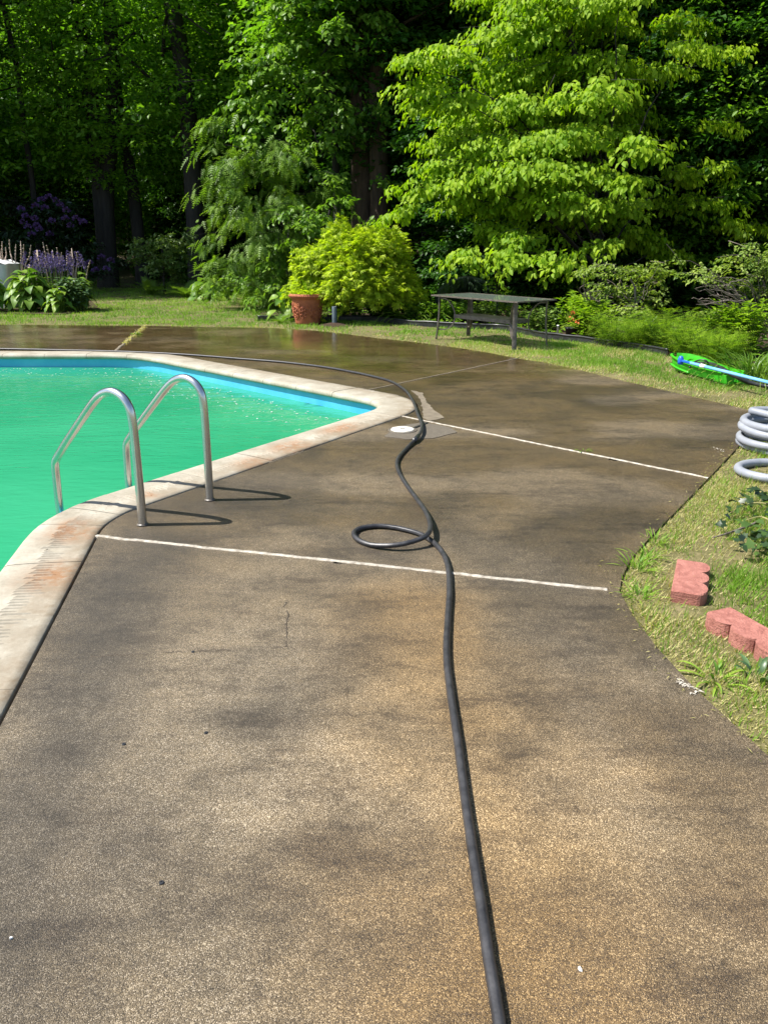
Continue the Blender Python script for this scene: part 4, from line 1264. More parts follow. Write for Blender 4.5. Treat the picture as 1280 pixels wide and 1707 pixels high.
# ------------------------------------------------------------------ low plants
def stem_plant(name, label, cat, px, Y, nst, h, spread, leafm, tmpl, lsize, nleaf=16, group=None, lean=0.25, dn=0.0, droop=0.2):
    """upright leafy stems from one clump"""
    x, y = px
    base = np.array([x, y, float(terrain(x, y))])
    t = tag(empty(name, base), label, cat, group)
    b = MB(); PP, AA, NN = [], [], []
    for i in range(nst):
        a = rng.random() * 6.28; r = spread * math.sqrt(rng.random()); hh = h * (0.65 + 0.4 * rng.random())
        p0 = np.array([math.cos(a) * r * .6, math.sin(a) * r * .6, 0]); p1 = p0 + [math.cos(a) * r * lean * 2 + rng.normal() * .03, math.sin(a) * r * lean * 2, hh]
        pm = (p0 + p1) / 2 + [0, 0, .05 * hh]
        q = catmull([p0, pm, p1], 4); b.tube(q, np.linspace(.005, .002, len(q)), 3, cap=False)
        tt = 0.12 + 0.88 * rng.random(nleaf) ** 0.8; an = rng.random(nleaf) * 6.28
        P = p0 + (p1 - p0) * tt[:, None]
        ax = np.stack([np.cos(an), np.sin(an), 0.25 + rng.normal(size=nleaf) * .25 - dn], 1)
        PP.append(P); AA.append(ax); NN.append(np.stack([-np.cos(an) * .4, -np.sin(an) * .4, np.ones(nleaf)], 1) + rng.normal(size=(nleaf, 3)) * .25)
    P = np.vstack(PP); n = len(P)
    b.build('stems', M['strap'], t)
    tag(link('foliage', cloud('foliage', tmpl, P, np.vstack(AA), np.vstack(NN), lsize * (.7 + .6 * rng.random(n)), rng.random(n), leafm), t), kind='stuff')
    return t

def strap_plant(name, label, cat, xy, n, L, w, mat, group=None, part='leaf', spread=0.12, arch=1.0, cap_parts=120):
    base = np.array([*xy, float(terrain(*xy))])
    t = tag(empty(name, base), label, cat, group)
    vs = []
    for k_ in range(5):
        V = []; F = []
        l = L * (0.75 + 0.12 * k_); tilt = 0.28 + 0.22 * k_
        for i in range(7):
            s = i / 6
            ang = tilt + arch * s * s * 1.5
            if i == 0: x = z = 0.0
            else:
                x += l / 6 * math.sin(ang); z += l / 6 * math.cos(ang)
            ww = w / 2 * (0.6 + 0.6 * s) * (1 if s < .5 else (1 - (s - .5) * 1.95))
            V += [(x, -ww, z), (x, 0, z - ww * .5), (x, ww, z)]
            if i: F += [(3 * i - 3, 3 * i - 2, 3 * i + 1, 3 * i), (3 * i - 2, 3 * i - 1, 3 * i + 2, 3 * i + 1)]
        vs.append(mesh_np(part, np.array(V), np.array(F), mat, {'tint': np.full(len(V), 0.15 + 0.2 * k_)}, True))
    for i in range(n):
        o = link(part, vs[int(rng.integers(5))], t)
        a = rng.random() * 6.28; r = spread * math.sqrt(rng.random())
        o.location = (math.cos(a) * r, math.sin(a) * r, 0); o.rotation_euler = (rng.normal() * .12, rng.normal() * .12, a + rng.normal() * .4)
        sc_ = .7 + .5 * rng.random(); o.scale = (sc_, sc_, sc_)
    return t

def hosta_leaf(k_, mat, w=0.62):
    V = []; F = []; nx, ny = 7, 5
    for i in range(nx):
        s = i / (nx - 1)
        hw = w / 2 * math.sin(math.pi * (0.04 + 0.93 * s) ** 0.75)
        for j in range(ny):
            q = (j / (ny - 1) - .5) * 2
            V.append((s, q * hw, 0.16 * math.sin(math.pi * s * .9) - 0.22 * s * s + 0.14 * abs(q) * hw * 2 - 0.10 * q * q * hw + 0.012 * math.sin(j * 3 + i * 2 + k_)))
    for i in range(nx - 1):
        for j in range(ny - 1):
            F.append((i * ny + j, (i + 1) * ny + j, (i + 1) * ny + j + 1, i * ny + j + 1))
    return mesh_np('leaf', np.array(V), np.array(F), mat, {'tint': np.full(len(V), 0.1 + 0.28 * k_)}, True)
HL = {m_: [hosta_leaf(k_, M[m_]) for k_ in range(4)] for m_ in ('hosta', 'hosta_blue')}
def hosta(name, label, xy, n, rad, h, size, mat='hosta', group=None):
    base = np.array([*xy, float(terrain(*xy))])
    t = tag(empty(name, base), label, 'plant', group)
    b = MB()
    for i in range(n):
        a = 2.4 * i + rng.normal() * .25; f = math.sqrt((i + .5) / n)
        r = rad * f * .8; z = h * (1.02 - .75 * f * f) * (.85 + .3 * rng.random())
        o = link('leaf', HL[mat][int(rng.integers(4))], t)
        o.location = (math.cos(a) * r * .62, math.sin(a) * r * .62, z)
        o.rotation_euler = (rng.normal() * .22, 0.10 + .55 * f + rng.normal() * .15 - .35 * (1 - f), a + rng.normal() * .2)
        s = size * (.7 + .5 * rng.random()); o.scale = (s, s, s)
        b.tube(np.array([(math.cos(a) * .04, math.sin(a) * .04, 0), (math.cos(a) * r * .4, math.sin(a) * r * .4, z * .7), (math.cos(a) * r * .62, math.sin(a) * r * .62, z)]), .008, 4, cap=False)
    b.build('leaf_stalks', M['strap'], t)
    return t

LY = 18.3
hosta('hosta', 'broad leaved hosta clump at the left edge in front of the covered box', (G(30, 523)[0], 18.35), 105, 0.78, 0.80, 0.31)
hosta('hosta', 'hosta clump cut off by the left picture edge', (G(-40, 523)[0], 18.2), 90, 0.75, 0.72, 0.30)
hosta('hosta', 'small pale green hosta at the front of the left flower bed', (G(84, 524)[0], 18.05), 38, 0.42, 0.50, 0.24)
hosta('hosta', 'glossy broad leaved plant at the right end of the left flower bed', (G(143, 515)[0], 18.55), 34, 0.45, 0.78, 0.24)
stem_plant('leafy_perennial', 'dense dark leafy perennial below the purple flower spikes', 'plant', (G(112, 522)[0], 18.35), LY, 46, 0.72, 0.36, M['hosta_blue'], leaf_t(.4, .06, .3), 0.14, 22)
stem_plant('leafy_perennial', 'low leafy stems between the hostas in the left bed', 'plant', (G(64, 520)[0], 18.6), LY, 36, 0.70, 0.30, M['hosta'], leaf_t(.4, .06, .3), 0.13, 20)

sx, sy = G(100, 515)[0], 18.75
sv = tag(empty('salvia_plant', (sx, sy, float(terrain(sx, sy)))), 'clump of upright purple flower spikes in the left flower bed', 'plant')
n = 22; spk = []
for k_ in range(3):
    tt = rng.random(60); an = rng.random(60) * 6.28
    P = np.stack([np.cos(an) * .018 * (1.1 - tt), np.sin(an) * .018 * (1.1 - tt), tt * .34], 1)
    V, F, T = cloud_arrays(leaf_q(.7, .1), P, np.stack([np.cos(an), np.sin(an), .5 + 0 * an], 1), rdir(60), 0.034, rng.random(60))
    spk.append(mesh_np('flower_spike', V, F, M['purple'], {'tint': T}))
bst = MB()
for k_ in range(58):
    px_, py_ = rng.normal() * .22, rng.normal() * .2
    zt = .78 + .22 * rng.random()
    o = tag(link('flower_spike', spk[k_ % 3], sv), kind='stuff'); o.location = (px_ * 1.3, py_, zt); o.rotation_euler = (rng.normal() * .2, rng.normal() * .25 - .1, rng.random() * 6)
    bst.tube(np.array([(px_ * .6, py_ * .6, 0), (px_, py_, zt * .6), (px_ * 1.3, py_, zt + .05)]), .005, 3, cap=False)
bst.build('stems', M['strap'], sv)

# dry stalks standing over the bed
def stalks(label, pix, Y, group):
    x0 = D(pix[0][2], 515, Y)
    t = tag(empty('dry_stalks', (x0[0], Y, float(terrain(x0[0], Y)))), label, 'plant', group)
    tl = np.array(t.location)
    for (u0, v0, u2, v2) in pix:
        b = MB()
        p0 = D(u0, v0, Y + rng.normal() * .12); p2 = D(u2, v2, Y + rng.normal() * .2)
        pm = D((u0 * .45 + u2 * .55) + rng.normal() * 1.2, (v0 + v2) / 2, Y)
        g0 = np.array([p0[0] + (p0[0] - p2[0]) * .5, p0[1], tl[2]])
        q = catmull([g0, p0, pm, p2], 6)
        b.tube(q - tl, np.linspace(.017, .010, len(q)), 5)
        for k2 in range(5):
            i = int(len(q) * (.45 + .1 * k2)); b.lathe([(.004, -.02), (.022, 0), (.004, .02)], q[min(i, len(q) - 1)] - tl, 5)
        b.build('stalk', M['stalk'], t)
stalks('bare beige stalks standing behind the pale covered box', [(4, 440, 0, 415), (6, 440, 4, 403), (10, 440, 10, 412), (22, 440, 16, 400), (27, 440, 27, 407)], 19.6, 'dry stalks of the left bed')
stalks('bare beige stalks right of the covered box', [(36, 445, 35, 402), (38, 446, 40, 408), (42, 447, 52, 409), (46, 452, 49, 440), (52, 455, 62, 417), (56, 458, 66, 440), (60, 455, 63, 425), (54, 462, 68, 432), (69, 452, 63, 417)], 19.0, 'dry stalks of the left bed')
stalks('bare beige stalks rising through the purple flower spikes', [(78, 450, 70, 425), (84, 452, 72, 404), (90, 452, 78, 409), (94, 455, 88, 417), (102, 455, 95, 413), (99, 455, 96, 438), (105, 456, 103, 421), (113, 450, 112, 427), (121, 452, 118, 420), (124, 455, 120, 414), (127, 456, 128, 421), (84, 452, 76, 430)], 18.9, 'dry stalks of the left bed')
stalks('single bare beige stalk leaning at the right end of the left bed', [(144, 466, 151, 434)], 18.8, 'dry stalks of the left bed')

# pale covered box behind the hostas
t = tag(empty('covered_box', (D(-22, 500, 19.4)[0], 19.4, float(terrain(-10, 19.4)))), 'pale grey canvas covered box at the left edge behind the hostas', 'box')
bm_w, bm_d, bm_h = 1.55, 0.8, 0.0
zt = D(0, 441, 19.4)[2] - t.location.z
V = []; F = []; nx, ny = 14, 8
for j in range(ny + 1):
    for i in range(nx + 1):
        x = (i / nx - .5) * bm_w; y = (j / ny - .5) * bm_d
        e = min(i, nx - i) / nx * 2
        V.append((x, y, zt + 0.10 * min(1, e * 3) + 0.04 * float(fbm(x * 5 + 3, y * 5)) - 0.05 * math.exp(-((x - .45) / .05) ** 2)))
for j in range(ny):
    for i in range(nx):
        a = j * (nx + 1) + i; F.append((a, a + 1, a + nx + 2, a + nx + 1))
b = MB(); b.add(V, F); b.build('cover_top', M['cover'], t, True)
b = MB()
ring = [(-1, -1)] + [(-1 + 2 * i / 12, -1) for i in range(1, 12)] + [(1, -1)] + [(1, -1 + 2 * i / 6) for i in range(1, 6)] + [(1, 1)] + [(1 - 2 * i / 12, 1) for i in range(1, 12)] + [(-1, 1)] + [(-1, 1 - 2 * i / 6) for i in range(1, 6)]
rows = 5; V = []; F = []
for r_ in range(rows):
    f = r_ / (rows - 1)
    for q in ring:
        V.append((q[0] * (bm_w / 2 - .08 * f) + .015 * rng.normal() * f, q[1] * (bm_d / 2 - .05 * f) + .015 * rng.normal() * f, (zt + .015) * (1 - f)))
nr = len(ring)
for r_ in range(rows - 1):
    for i in range(nr):
        F.append((r_ * nr + i, (r_ + 1) * nr + i, (r_ + 1) * nr + (i + 1) % nr, r_ * nr + (i + 1) % nr))
b.add(V, F); b.build('cover_skirt', M['cover'], t, True)

# plants near the evergreen
hosta('hosta', 'large leaved hosta at the foot of the feathery evergreen', (G(372, 492)[0], 22.0), 34, 0.75, 0.55, 0.45)
hosta('hosta', 'pale hosta leaves just left of the terracotta pot', (G(478, 530)[0], 16.3), 14, 0.40, 0.62, 0.34)
def fern(label, xy, n, L, group=None):
    base = np.array([*xy, float(terrain(*xy))])
    t = tag(empty('fern', base), label, 'fern', group)
    tv, tf = frond_t(14, 0.26, 0.055, 0.55)
    ms = [mesh_np('frond', tv, tf, M['hemlock'], {'tint': np.full(len(tv), .3 + .2 * k_)}) for k_ in range(3)]
    for i in range(n):
        o = link('frond', ms[i % 3], t); o.rotation_euler = (rng.normal() * .2, -0.55 - .35 * rng.random(), 6.28 * i / n + rng.normal() * .2)
        s = L * (.7 + .5 * rng.random()); o.scale = (s, s, s)
    return t
fern('dark fern in the shade left of the evergreen hosta', (G(335, 488)[0], 23.0), 16, 0.9)
fern('pale fern at the lawn edge beside the terracotta pot', (G(470, 536)[0], 15.7), 12, 0.42)
fern('fern under the thick reddish trunk', (G(300, 480)[0], 24.0), 14, 0.9)

# right-hand bed
strap_plant('daylily', 'daylily clump with arching strap leaves right of the maple bush', 'plant', (G(690, 537)[0], 15.9), 46, 0.75, 0.040, M['strap'])
strap_plant('daylily', 'smaller daylily clump nearer the glass table', 'plant', (G(722, 540)[0], 15.7), 26, 0.55, 0.034, M['strap'])
strap_plant('grass_clump', 'bright arching grass clump at the right edge beside the green sled', 'plant', (G(1262, 634)[0], 9.25), 190, 0.62, 0.016, M['strap'], spread=0.28)
strap_plant('grass_clump', 'second arching grass clump beyond the right edge of the sled', 'plant', (G(1310, 650)[0], 8.9), 120, 0.60, 0.016, M['strap'], spread=0.25)
for (u, v, w_, h_, lab) in [(742, 536, .35, .42, 'low leafy plant left under the glass table'), (775, 536, .35, .45, 'low leafy plant behind the middle of the glass table'), (800, 540, .30, .38, 'short leafy plant behind the table shelf'),
                            (830, 542, .35, .5, 'leafy plant behind the front table leg'), (868, 546, .25, .30, 'short leafy plant just right of the front table leg'), (905, 555, .3, .42, 'leafy plant right of the table by the edging'), (925, 545, .28, .38, 'low plant behind the white bed stake')]:
    p_ = G(u, v); stem_plant('leafy_plant', lab, 'plant', (p_[0], p_[1] + .3), p_[1], 34, h_, w_, M['shrub'], leaf_q(.6), .075, 22, 'low plants along the bed edging')
foliage_tree('shrub', 'bright green shrub rising behind the middle of the glass table', 'shrub', D(828, 520, 15.4), [(828, 520), (828, 495), (826, 475)], 15.4,
             [(822, 470, 20, 14), (830, 490, 26, 12), (835, 455, 14, 10), (815, 510, 24, 12), (845, 510, 24, 12)], .35, M['feather'], leaf_q(.55), .07, 2.0, .018, .012, nl=20, tl=.28, spread=.45, droop=.15)
p_ = G(772, 526)
wp = tag(empty('weeping_shrub', (p_[0], 16.6, float(terrain(p_[0], 16.6)))), 'small grey green weeping mound behind the back table leg', 'shrub')
n = 900; an = rng.random(n) * 6.28; ph = rng.random(n) * 1.5
P = np.stack([np.cos(an) * np.sin(ph) * .5, np.sin(an) * np.sin(ph) * .45, .45 + np.cos(ph) * .42], 1)
tag(link('foliage', cloud('foliage', leaf_q(.10, .9), P, np.stack([np.cos(an), np.sin(an), -.5 + 0 * an], 1), np.stack([np.cos(an), np.sin(an), 1 + 0 * an], 1), .34, rng.random(n) * .6, M['rhodo']), wp), kind='stuff')
def feather_mound(label, u, v, w_, h_, back=.45, nst=80):
    p_ = G(u, v)
    return stem_plant('feathery_plant', label, 'plant', (p_[0], p_[1] + back), p_[1], nst, h_, w_, M['feather'], frond_t(6, .30, .05, .2), .15, 14, 'feathery plants along the edging', lean=.35)
feather_mound('feathery green mound left of the largest mound along the edging', 1045, 582, .42, .50)
feather_mound('largest feathery green mound, above the tip of the green sled', 1142, 594, .48, .62)
feather_mound('feathery yellow green mound above the middle of the green sled', 1185, 606, .36, .52)
feather_mound('feathery mound between the two larger mounds', 1095, 588, .30, .42)
feather_mound('small feathery mound behind the pale blue pole', 1218, 622, .30, .48)
for (u, v, h_, lab) in [(985, 570, .62, 'leafy upright plant with pale stems beside the feathery mounds'), (1005, 570, .55, 'second leafy upright plant next to the feathery mounds'), (1225, 600, .75, 'leafy stems behind the yellow green mound at the right'), (1255, 605, .8, 'leafy stems above the grass clump at the right edge'), (968, 560, .68, 'tall thin stemmed plant behind the orange flowers')]:
    p_ = G(u, v); stem_plant('leafy_plant', lab, 'plant', (p_[0], p_[1] + .45), p_[1], 30, h_, .28, M['feather'], leaf_q(.3), .11, 26, 'upright leafy plants in the right bed')

for (u, v, h_, lab) in [(575, 531, .35, 'low dark leafy plant left under the maple bush'), (640, 533, .32, 'low dark leafy plant right under the maple bush'), (665, 536, .40, 'leafy plant between the maple bush and the daylilies'), (705, 538, .40, 'leafy plant between the two daylily clumps'), (752, 540, .42, 'leafy plant left of the table back leg')]:
    p_ = G(u, v); stem_plant('leafy_plant', lab, 'plant', (p_[0], p_[1] + .35), p_[1], 40, h_, .4, M['oak'], leaf_q(.6), .08, 20, 'low plants along the bed edging')

# flower in a dark pot by the edging
p_ = G(955, 566); fy = p_[1] + .2
t = tag(empty('potted_flower', (p_[0], fy, float(terrain(p_[0], fy)))), 'small dark pot of orange flowers just behind the edging', 'potted plant')
b = MB(); b.lathe([(0.001, 0.0), (.075, 0.0), (.10, .17), (.108, .17), (.108, .19), (.09, .19), (.085, .16), (.001, .155)], n=16); b.build('pot', M['edging'], t, True)
n = 70; d_ = rdir(n); d_[:, 2] = np.abs(d_[:, 2])
link('foliage', cloud('foliage', leaf_q(.6), d_ * [.11, .11, .2] + [0, 0, .18], d_ + [0, 0, .2], d_ * .3 + [0, 0, 1], .085, rng.random(n), M['rose']), t)
n = 8
for k_ in range(6):
    dd2 = rdir(9); 
    o = link('flower', cloud('flower', leaf_q(.8, .1), dd2 * .012, dd2 + [0, 0, .4], rdir(9) + [0, -.5, .5], .04, rng.random(9), M['orange']), t)
    o.location = (rng.normal() * .08, rng.normal() * .06 - .04, .30 + .13 * rng.random())
p_ = G(931, 562)
b = MB(); b.lathe([(.0, -.05), (.018, -.05), (.018, .17), (.022, .172), (.022, .185), (.0, .19)], (p_[0], p_[1] + .12, 0), 10)
tag(b.build('bed_stake', M['white'], smooth=True), 'short white stake between the table and the orange flowers', 'stake')

# ------------------------------------------------------------------ grass
def grass_points(n, x0, x1, y0, y1, dens):
    x = rng.uniform(x0, x1, n); y = rng.uniform(y0, y1, n)
    ok = inside(lawn_poly, x, y) & ~inside(deck_poly_in, x, y)
    ok &= rng.random(n) < dens(x, y)
    return x[ok], y[ok]
deck_poly_in = np.vstack([edge, [(-9.4, edge[-1][1]), (-9.4, -1.2), (2.5, -1.2)]])
tblade = (np.array([[0, -.5, 0], [0, .5, 0], [.45, -.38, .06], [.45, .38, .06], [1, 0, -.12]]), np.array([[0, 2, 1], [1, 2, 3], [2, 4, 3]]))
tblade1 = (np.array([[0, -.5, 0], [0, .5, 0], [1, 0, -.1]]), np.array([[0, 2, 1]]))
def blades(x, y, tm, L, w, lie, tint):
    """blades as long thin leaves; the width is set by scaling the template"""
    n = len(x)
    tv = tm[0] * [1, 1, 1]
    a = rng.random(n) * 6.28
    ax = np.stack([np.cos(a) * lie, np.sin(a) * lie, np.ones(n)], 1)
    nm = np.stack([np.cos(a + .4), np.sin(a + .4), 0.1 + 0 * a], 1)
    P = np.stack([x, y, terrain(x, y) - 0.006], 1)
    A, Y_, Z_ = frames(ax, nm)
    Lc = L[:, None, None]; wc = w[:, None, None]
    V = P[:, None] + Lc * tv[None, :, 0:1] * A[:, None] + wc * tv[None, :, 1:2] * Y_[:, None] + Lc * tv[None, :, 2:3] * Z_[:, None]
    k_ = len(tv); F = (tm[1][None] + (np.arange(n) * k_)[:, None, None]).reshape(-1, 3)
    return V.reshape(-1, 3), F, np.repeat(tint, k_)
GV, GF, GT, DV, DF, DT = [], [], [], [], [], []
go = do = 0
edge_line = edge
for (n, x0, x1, y0, y1, tm, L0, w0, dk) in [(420000, 0.9, 5.2, 1.4, 7.4, tblade, .060, .0044, 1.0), (150000, 1.0, 6.0, 7.0, 12.6, tblade, .058, .0068, 1.0), (330000, -14, 3.6, 12.2, 31, tblade1, .060, .012, 1.0)]:
    x, y = grass_points(n, x0, x1, y0, y1, lambda x, y: (0.12 + 0.88 * sstep(.32, .52, fbm(x * 2.2, y * 2.2, 4))) * (0.35 + 0.65 * sstep(0.0, .10, dist_line(edge_line, x, y))) * np.clip(13.5 / np.maximum(y, 1), .35, 1.0))
    de = dist_line(edge_line, x, y)
    dry = sstep(.36, .62, fbm(x * 1.4 + 8, y * 1.4, 5)) * .5 + .50 * sstep(.8, .05, de) + .35 * sstep(14.5, 11.5, y) * sstep(.4, .6, fbm(x * .7, y * .7 + 50)) - .15
    dry = dry + .22 * (y < 13.5)
    dry = np.where(y > 15.2, dry * .3, dry)
    isd = rng.random(len(x)) < np.clip(dry, .03, .85)
    clump = .35 + 1.3 * fbm(x * 3.6 + 5, y * 3.6, 3)
    L = L0 * clump * (.55 + .8 * rng.random(len(x))); W = w0 * (.6 + .8 * rng.random(len(x)))
    tn = np.clip(.25 + .9 * (fbm(x * .9 + 70, y * .9, 4) - .3) + .35 * rng.random(len(x)), 0, 1)
    g = ~isd
    V, F, T = blades(x[g], y[g], tm, L[g], W[g], .35 + .6 * rng.random(g.sum()), tn[g]); GV.append(V); GF.append(F + go); GT.append(T); go += len(V)
    V, F, T = blades(x[isd], y[isd], tm, L[isd] * .7, W[isd] * .9, (.5 + 1.3 * rng.random(isd.sum())), rng.random(isd.sum())); DV.append(V); DF.append(F + do); DT.append(T); do += len(V)
tag(link('lawn_grass', mesh_np('lawn_grass', np.vstack(GV), np.vstack(GF), M['grass'], {'tint': np.concatenate(GT)})), kind='stuff')
tag(link('dry_lawn_grass', mesh_np('dry_lawn_grass', np.vstack(DV), np.vstack(DF), M['straw'], {'tint': np.concatenate(DT)})), kind='stuff')
# thatch and crumbs along the slab edge
n = 15000
ed = resample(edge[:-1], .02, closed=False)
ed = ed[(ed[:, 1] > 1.2)]
i = rng.integers(0, len(ed), n); off = np.abs(rng.normal(size=n)) * .05
x = ed[i, 0] + rng.normal(size=n) * .04; y = ed[i, 1] + rng.normal(size=n) * .04
dk_in = inside(deck_poly_in, x, y)
P = np.stack([x, y, np.where(dk_in, .004, -.016) + .006 * rng.random(n)], 1)
keep = ~dk_in | (rng.random(n) < .12)
ax = rdir(n); ax[:, 2] *= .15
tag(link('edge_litter', cloud('edge_litter', leaf_q(.16, .05), P[keep], ax[keep], rdir(keep.sum()) * .3 + [0, 0, 1], .008 + .024 * rng.random(keep.sum()), rng.random(keep.sum()) ** 2, M['straw'])), kind='stuff')

# tufts and weeds that stand out
def tuft(label, xy, n, L, w, mat, group=None, z=None, nm='weed'):
    t = strap_plant(nm, label, 'weed', xy, n, L, w, mat, group, spread=.05, arch=.45 if nm == 'grass_tuft' else .9)
    if z is not None: t.location.z = z
    return t
tuft('bright yellow green weed rosette between the slab edge and the lower brick', G(1190, 1128)[:2], 16, .10, .014, M['hosta'])
tuft('small weed growing in the far pool joint left of the hose', G(226, 558)[:2], 22, .10, .02, M['strap'], z=0.0)
tuft('tiny green sprig lying on the white joint line', G(972, 752)[:2], 8, .055, .012, M['strap'], z=0.003)
tuft('broad leaved weed below the lower brick at the right edge', G(1265, 1128)[:2], 16, .12, .025, M['hosta_blue'])
for (u, v, nb, L_, lab) in [(1046, 944, 44, .10, 'dark green grass tuft at the inner corner of the slab edge'), (1062, 926, 40, .095, 'green grass tuft just above the tuft at the slab corner'), (1052, 990, 36, .085, 'green grass tuft just below the slab corner'), (1082, 900, 34, .085, 'grass tuft along the slab edge left of the upper brick')]:
    tuft(lab, G(u, v)[:2] + [.035, 0], nb, L_, .006, M['grass'], nm='grass_tuft')
n = 420; t_ = rng.random(n); q_ = J4a + (J4b - J4a) * (.25 + .75 * t_)[:, None]
P = np.column_stack([q_ + rng.normal(size=(n, 2)) * .018, np.full(n, .004)])
tag(link('joint_moss', cloud('joint_moss', leaf_q(.5), P, rdir(n) * [1, 1, .3] + [0, 0, .3], rdir(n) + [0, 0, 1], .035, rng.random(n), M['straw'])), kind='stuff')

# ------------------------------------------------------------------ pool ladder
B1, B2 = G(238.8, 875), G(350.5, 833.7)
n3 = np.array([-0.86240, 0.50623, 0.0])
prof_r = [(0, -.06), (0, .0), (-.006, .25), (-.010, .49), (-.008, .609), (.006, .686), (.052, .738), (.125, .760), (.205, .742), (.282, .691), (.398, .585), (.576, .415), (.655, .335), (.700, .285), (.715, .235), (.722, .136), (.732, -.023), (.737, -.30), (.737, -.75)]
lad = tag(empty('pool_ladder', ((B1 + B2) / 2).tolist()), 'pair of curved stainless steel handrails at the near pool edge', 'pool ladder')
lo = np.array(lad.location)
for Bq in (B1, B2):
    pts = np.array([Bq + n3 * s_ + np.array([0, 0, z_]) for s_, z_ in prof_r])
    q = catmull(pts, 5)
    b = MB(); b.tube(q - lo, .0245, 14); r = b.build('handrail', M['steel'], lad, True)
    b = MB(); b.lathe([(.026, .001), (.0345, .001), (.034, .006), (.029, .010), (.026, .012)], Bq - lo, 18); b.build('deck_socket', M['table'], r, True)
a_ = B1 + n3 * .735; c_ = B2 + n3 * .735
for z_ in (-.30, -.55):
    b = MB(); b.tube(np.array([a_ + [0, 0, z_], c_ + [0, 0, z_]]) - lo, .03, 8, flat=.5); b.build('tread', M['steel'], lad, True)

# ------------------------------------------------------------------ black hose
hp = [(-150, 579), (0, 581.5), (100, 583.5), (200, 586), (300, 590.5), (400, 598), (480, 604.5), (560, 615), (640, 632), (672, 648), (688, 668), (696, 690), (703, 708), (699, 724), (681, 744), (665, 762), (662, 778), (672, 800), (692, 828), (709, 852), (717, 874), (712, 891), (690, 902), (655, 909), (618, 908), (596, 899), (590, 888), (603, 880), (637, 877), (676, 883), (708, 894), (733, 915), (746, 942), (749, 985), (746, 1035), (744, 1090), (750, 1150), (762, 1230), (771, 1300), (785, 1400), (800, 1500), (815, 1600), (832, 1707), (850, 1830), (880, 2000)]
hz = np.full(len(hp), .0155)
for i, (u, v) in enumerate(hp):
    if i in (11, 12, 13): hz[i] = .0165 + .02
    if 19 <= i <= 23: hz[i] = [.035, .05, .056, .045, .03][i - 19]
pts = np.array([G(u, v, z) for (u, v), z in zip(hp, hz)])
q = catmull(pts, 7)
b = MB(); b.tube(q - q[-1], .0142, 18)
v_ = np.array(b.v).reshape(len(q), 18, 3); v_[:, ::3] = v_[:, ::3] * .90 + (q - q[-1])[:, None] * .10
v_ += rng.normal(size=(len(q), 1, 3)) * .0003
b.v = [tuple(p) for p in v_.reshape(-1, 3)]
h = b.build('garden_hose', M['hose'], None, True); h.location = q[-1]
tag(h, 'long black rubber hose looping across the deck round the pool point', 'hose')
# coupling where two lengths of hose join
b = MB(); p0, p1 = G(697, 727, .03), G(690, 735, .026)
b.tube(np.array([p0, p0 * .5 + p1 * .5, p1]) - q[-1], .0205, 10); b.build('coupling', M['edging'], h, True)
# short dark strip on the deck beside the lid, partly under the hose
b = MB()
a_ = G(684, 717); c_ = G(712, 706)
d_ = (c_ - a_)[:2]; L_ = np.linalg.norm(d_)
b.box(((a_ + c_) / 2 + [0, 0, .008]), (L_, .022, .008), math.atan2(d_[1], d_[0]))
tag(b.build('dark_strip', M['hose']), 'short black strip lying under the hose beside the round white lid', 'strap')

# round lid in the deck
p_ = G(671, 718)
t = tag(empty('skimmer_lid', (p_[0], p_[1], .004)), 'round off white lid set in the deck beside the hose', 'lid')
b = MB(); b.lathe([(.0, .016), (.085, .016), (.098, .013), (.102, .006), (.102, .0)], n=28); b.build('cover', M['lid'], t, True)
b = MB(); b.lathe([(.102, .004), (.106, .007), (.122, .007), (.126, .0)], n=28); b.build('rim', M['patch'], t, True)
b = MB(); b.lathe([(.012, .0165), (.016, .0185), (.020, .0165)], n=10); b.build('finger_hole', M['edging'], t)
# little anchors in the concrete
for (u, v) in [(270, 1472), (322, 1087), (344, 1222), (207, 1241)]:
    p_ = G(u, v); b = MB(); b.lathe([(.001, .002), (.0025, .0015), (.003, .003), (.0055, .003), (.0065, .0015), (.007, .0)], (p_[0], p_[1], .001), 12)
    b.build('deck_anchor', M['edging'], deck)
for (u, v, lab, sz) in [(966, 1616, 'white paint chip on the near slab right of the hose', .008), (20, 1565, 'white chip at the left edge of the near slab', .005)]:
    p_ = G(u, v); b = MB(); k_ = 7
    an = np.sort(rng.random(k_) * 6.28); rr = sz * (.5 + .6 * rng.random(k_))
    b.add([(math.cos(a) * r, math.sin(a) * r, .001) for a, r in zip(an, rr)] + [(math.cos(a) * r * .8, math.sin(a) * r * .8, .005) for a, r in zip(an, rr)], [tuple(range(k_, 2 * k_))] + [(i, (i + 1) % k_, k_ + (i + 1) % k_, k_ + i) for i in range(k_)])
    o = b.build('chip', M['white']); o.location = (p_[0], p_[1], 0); tag(o, lab, 'chip')

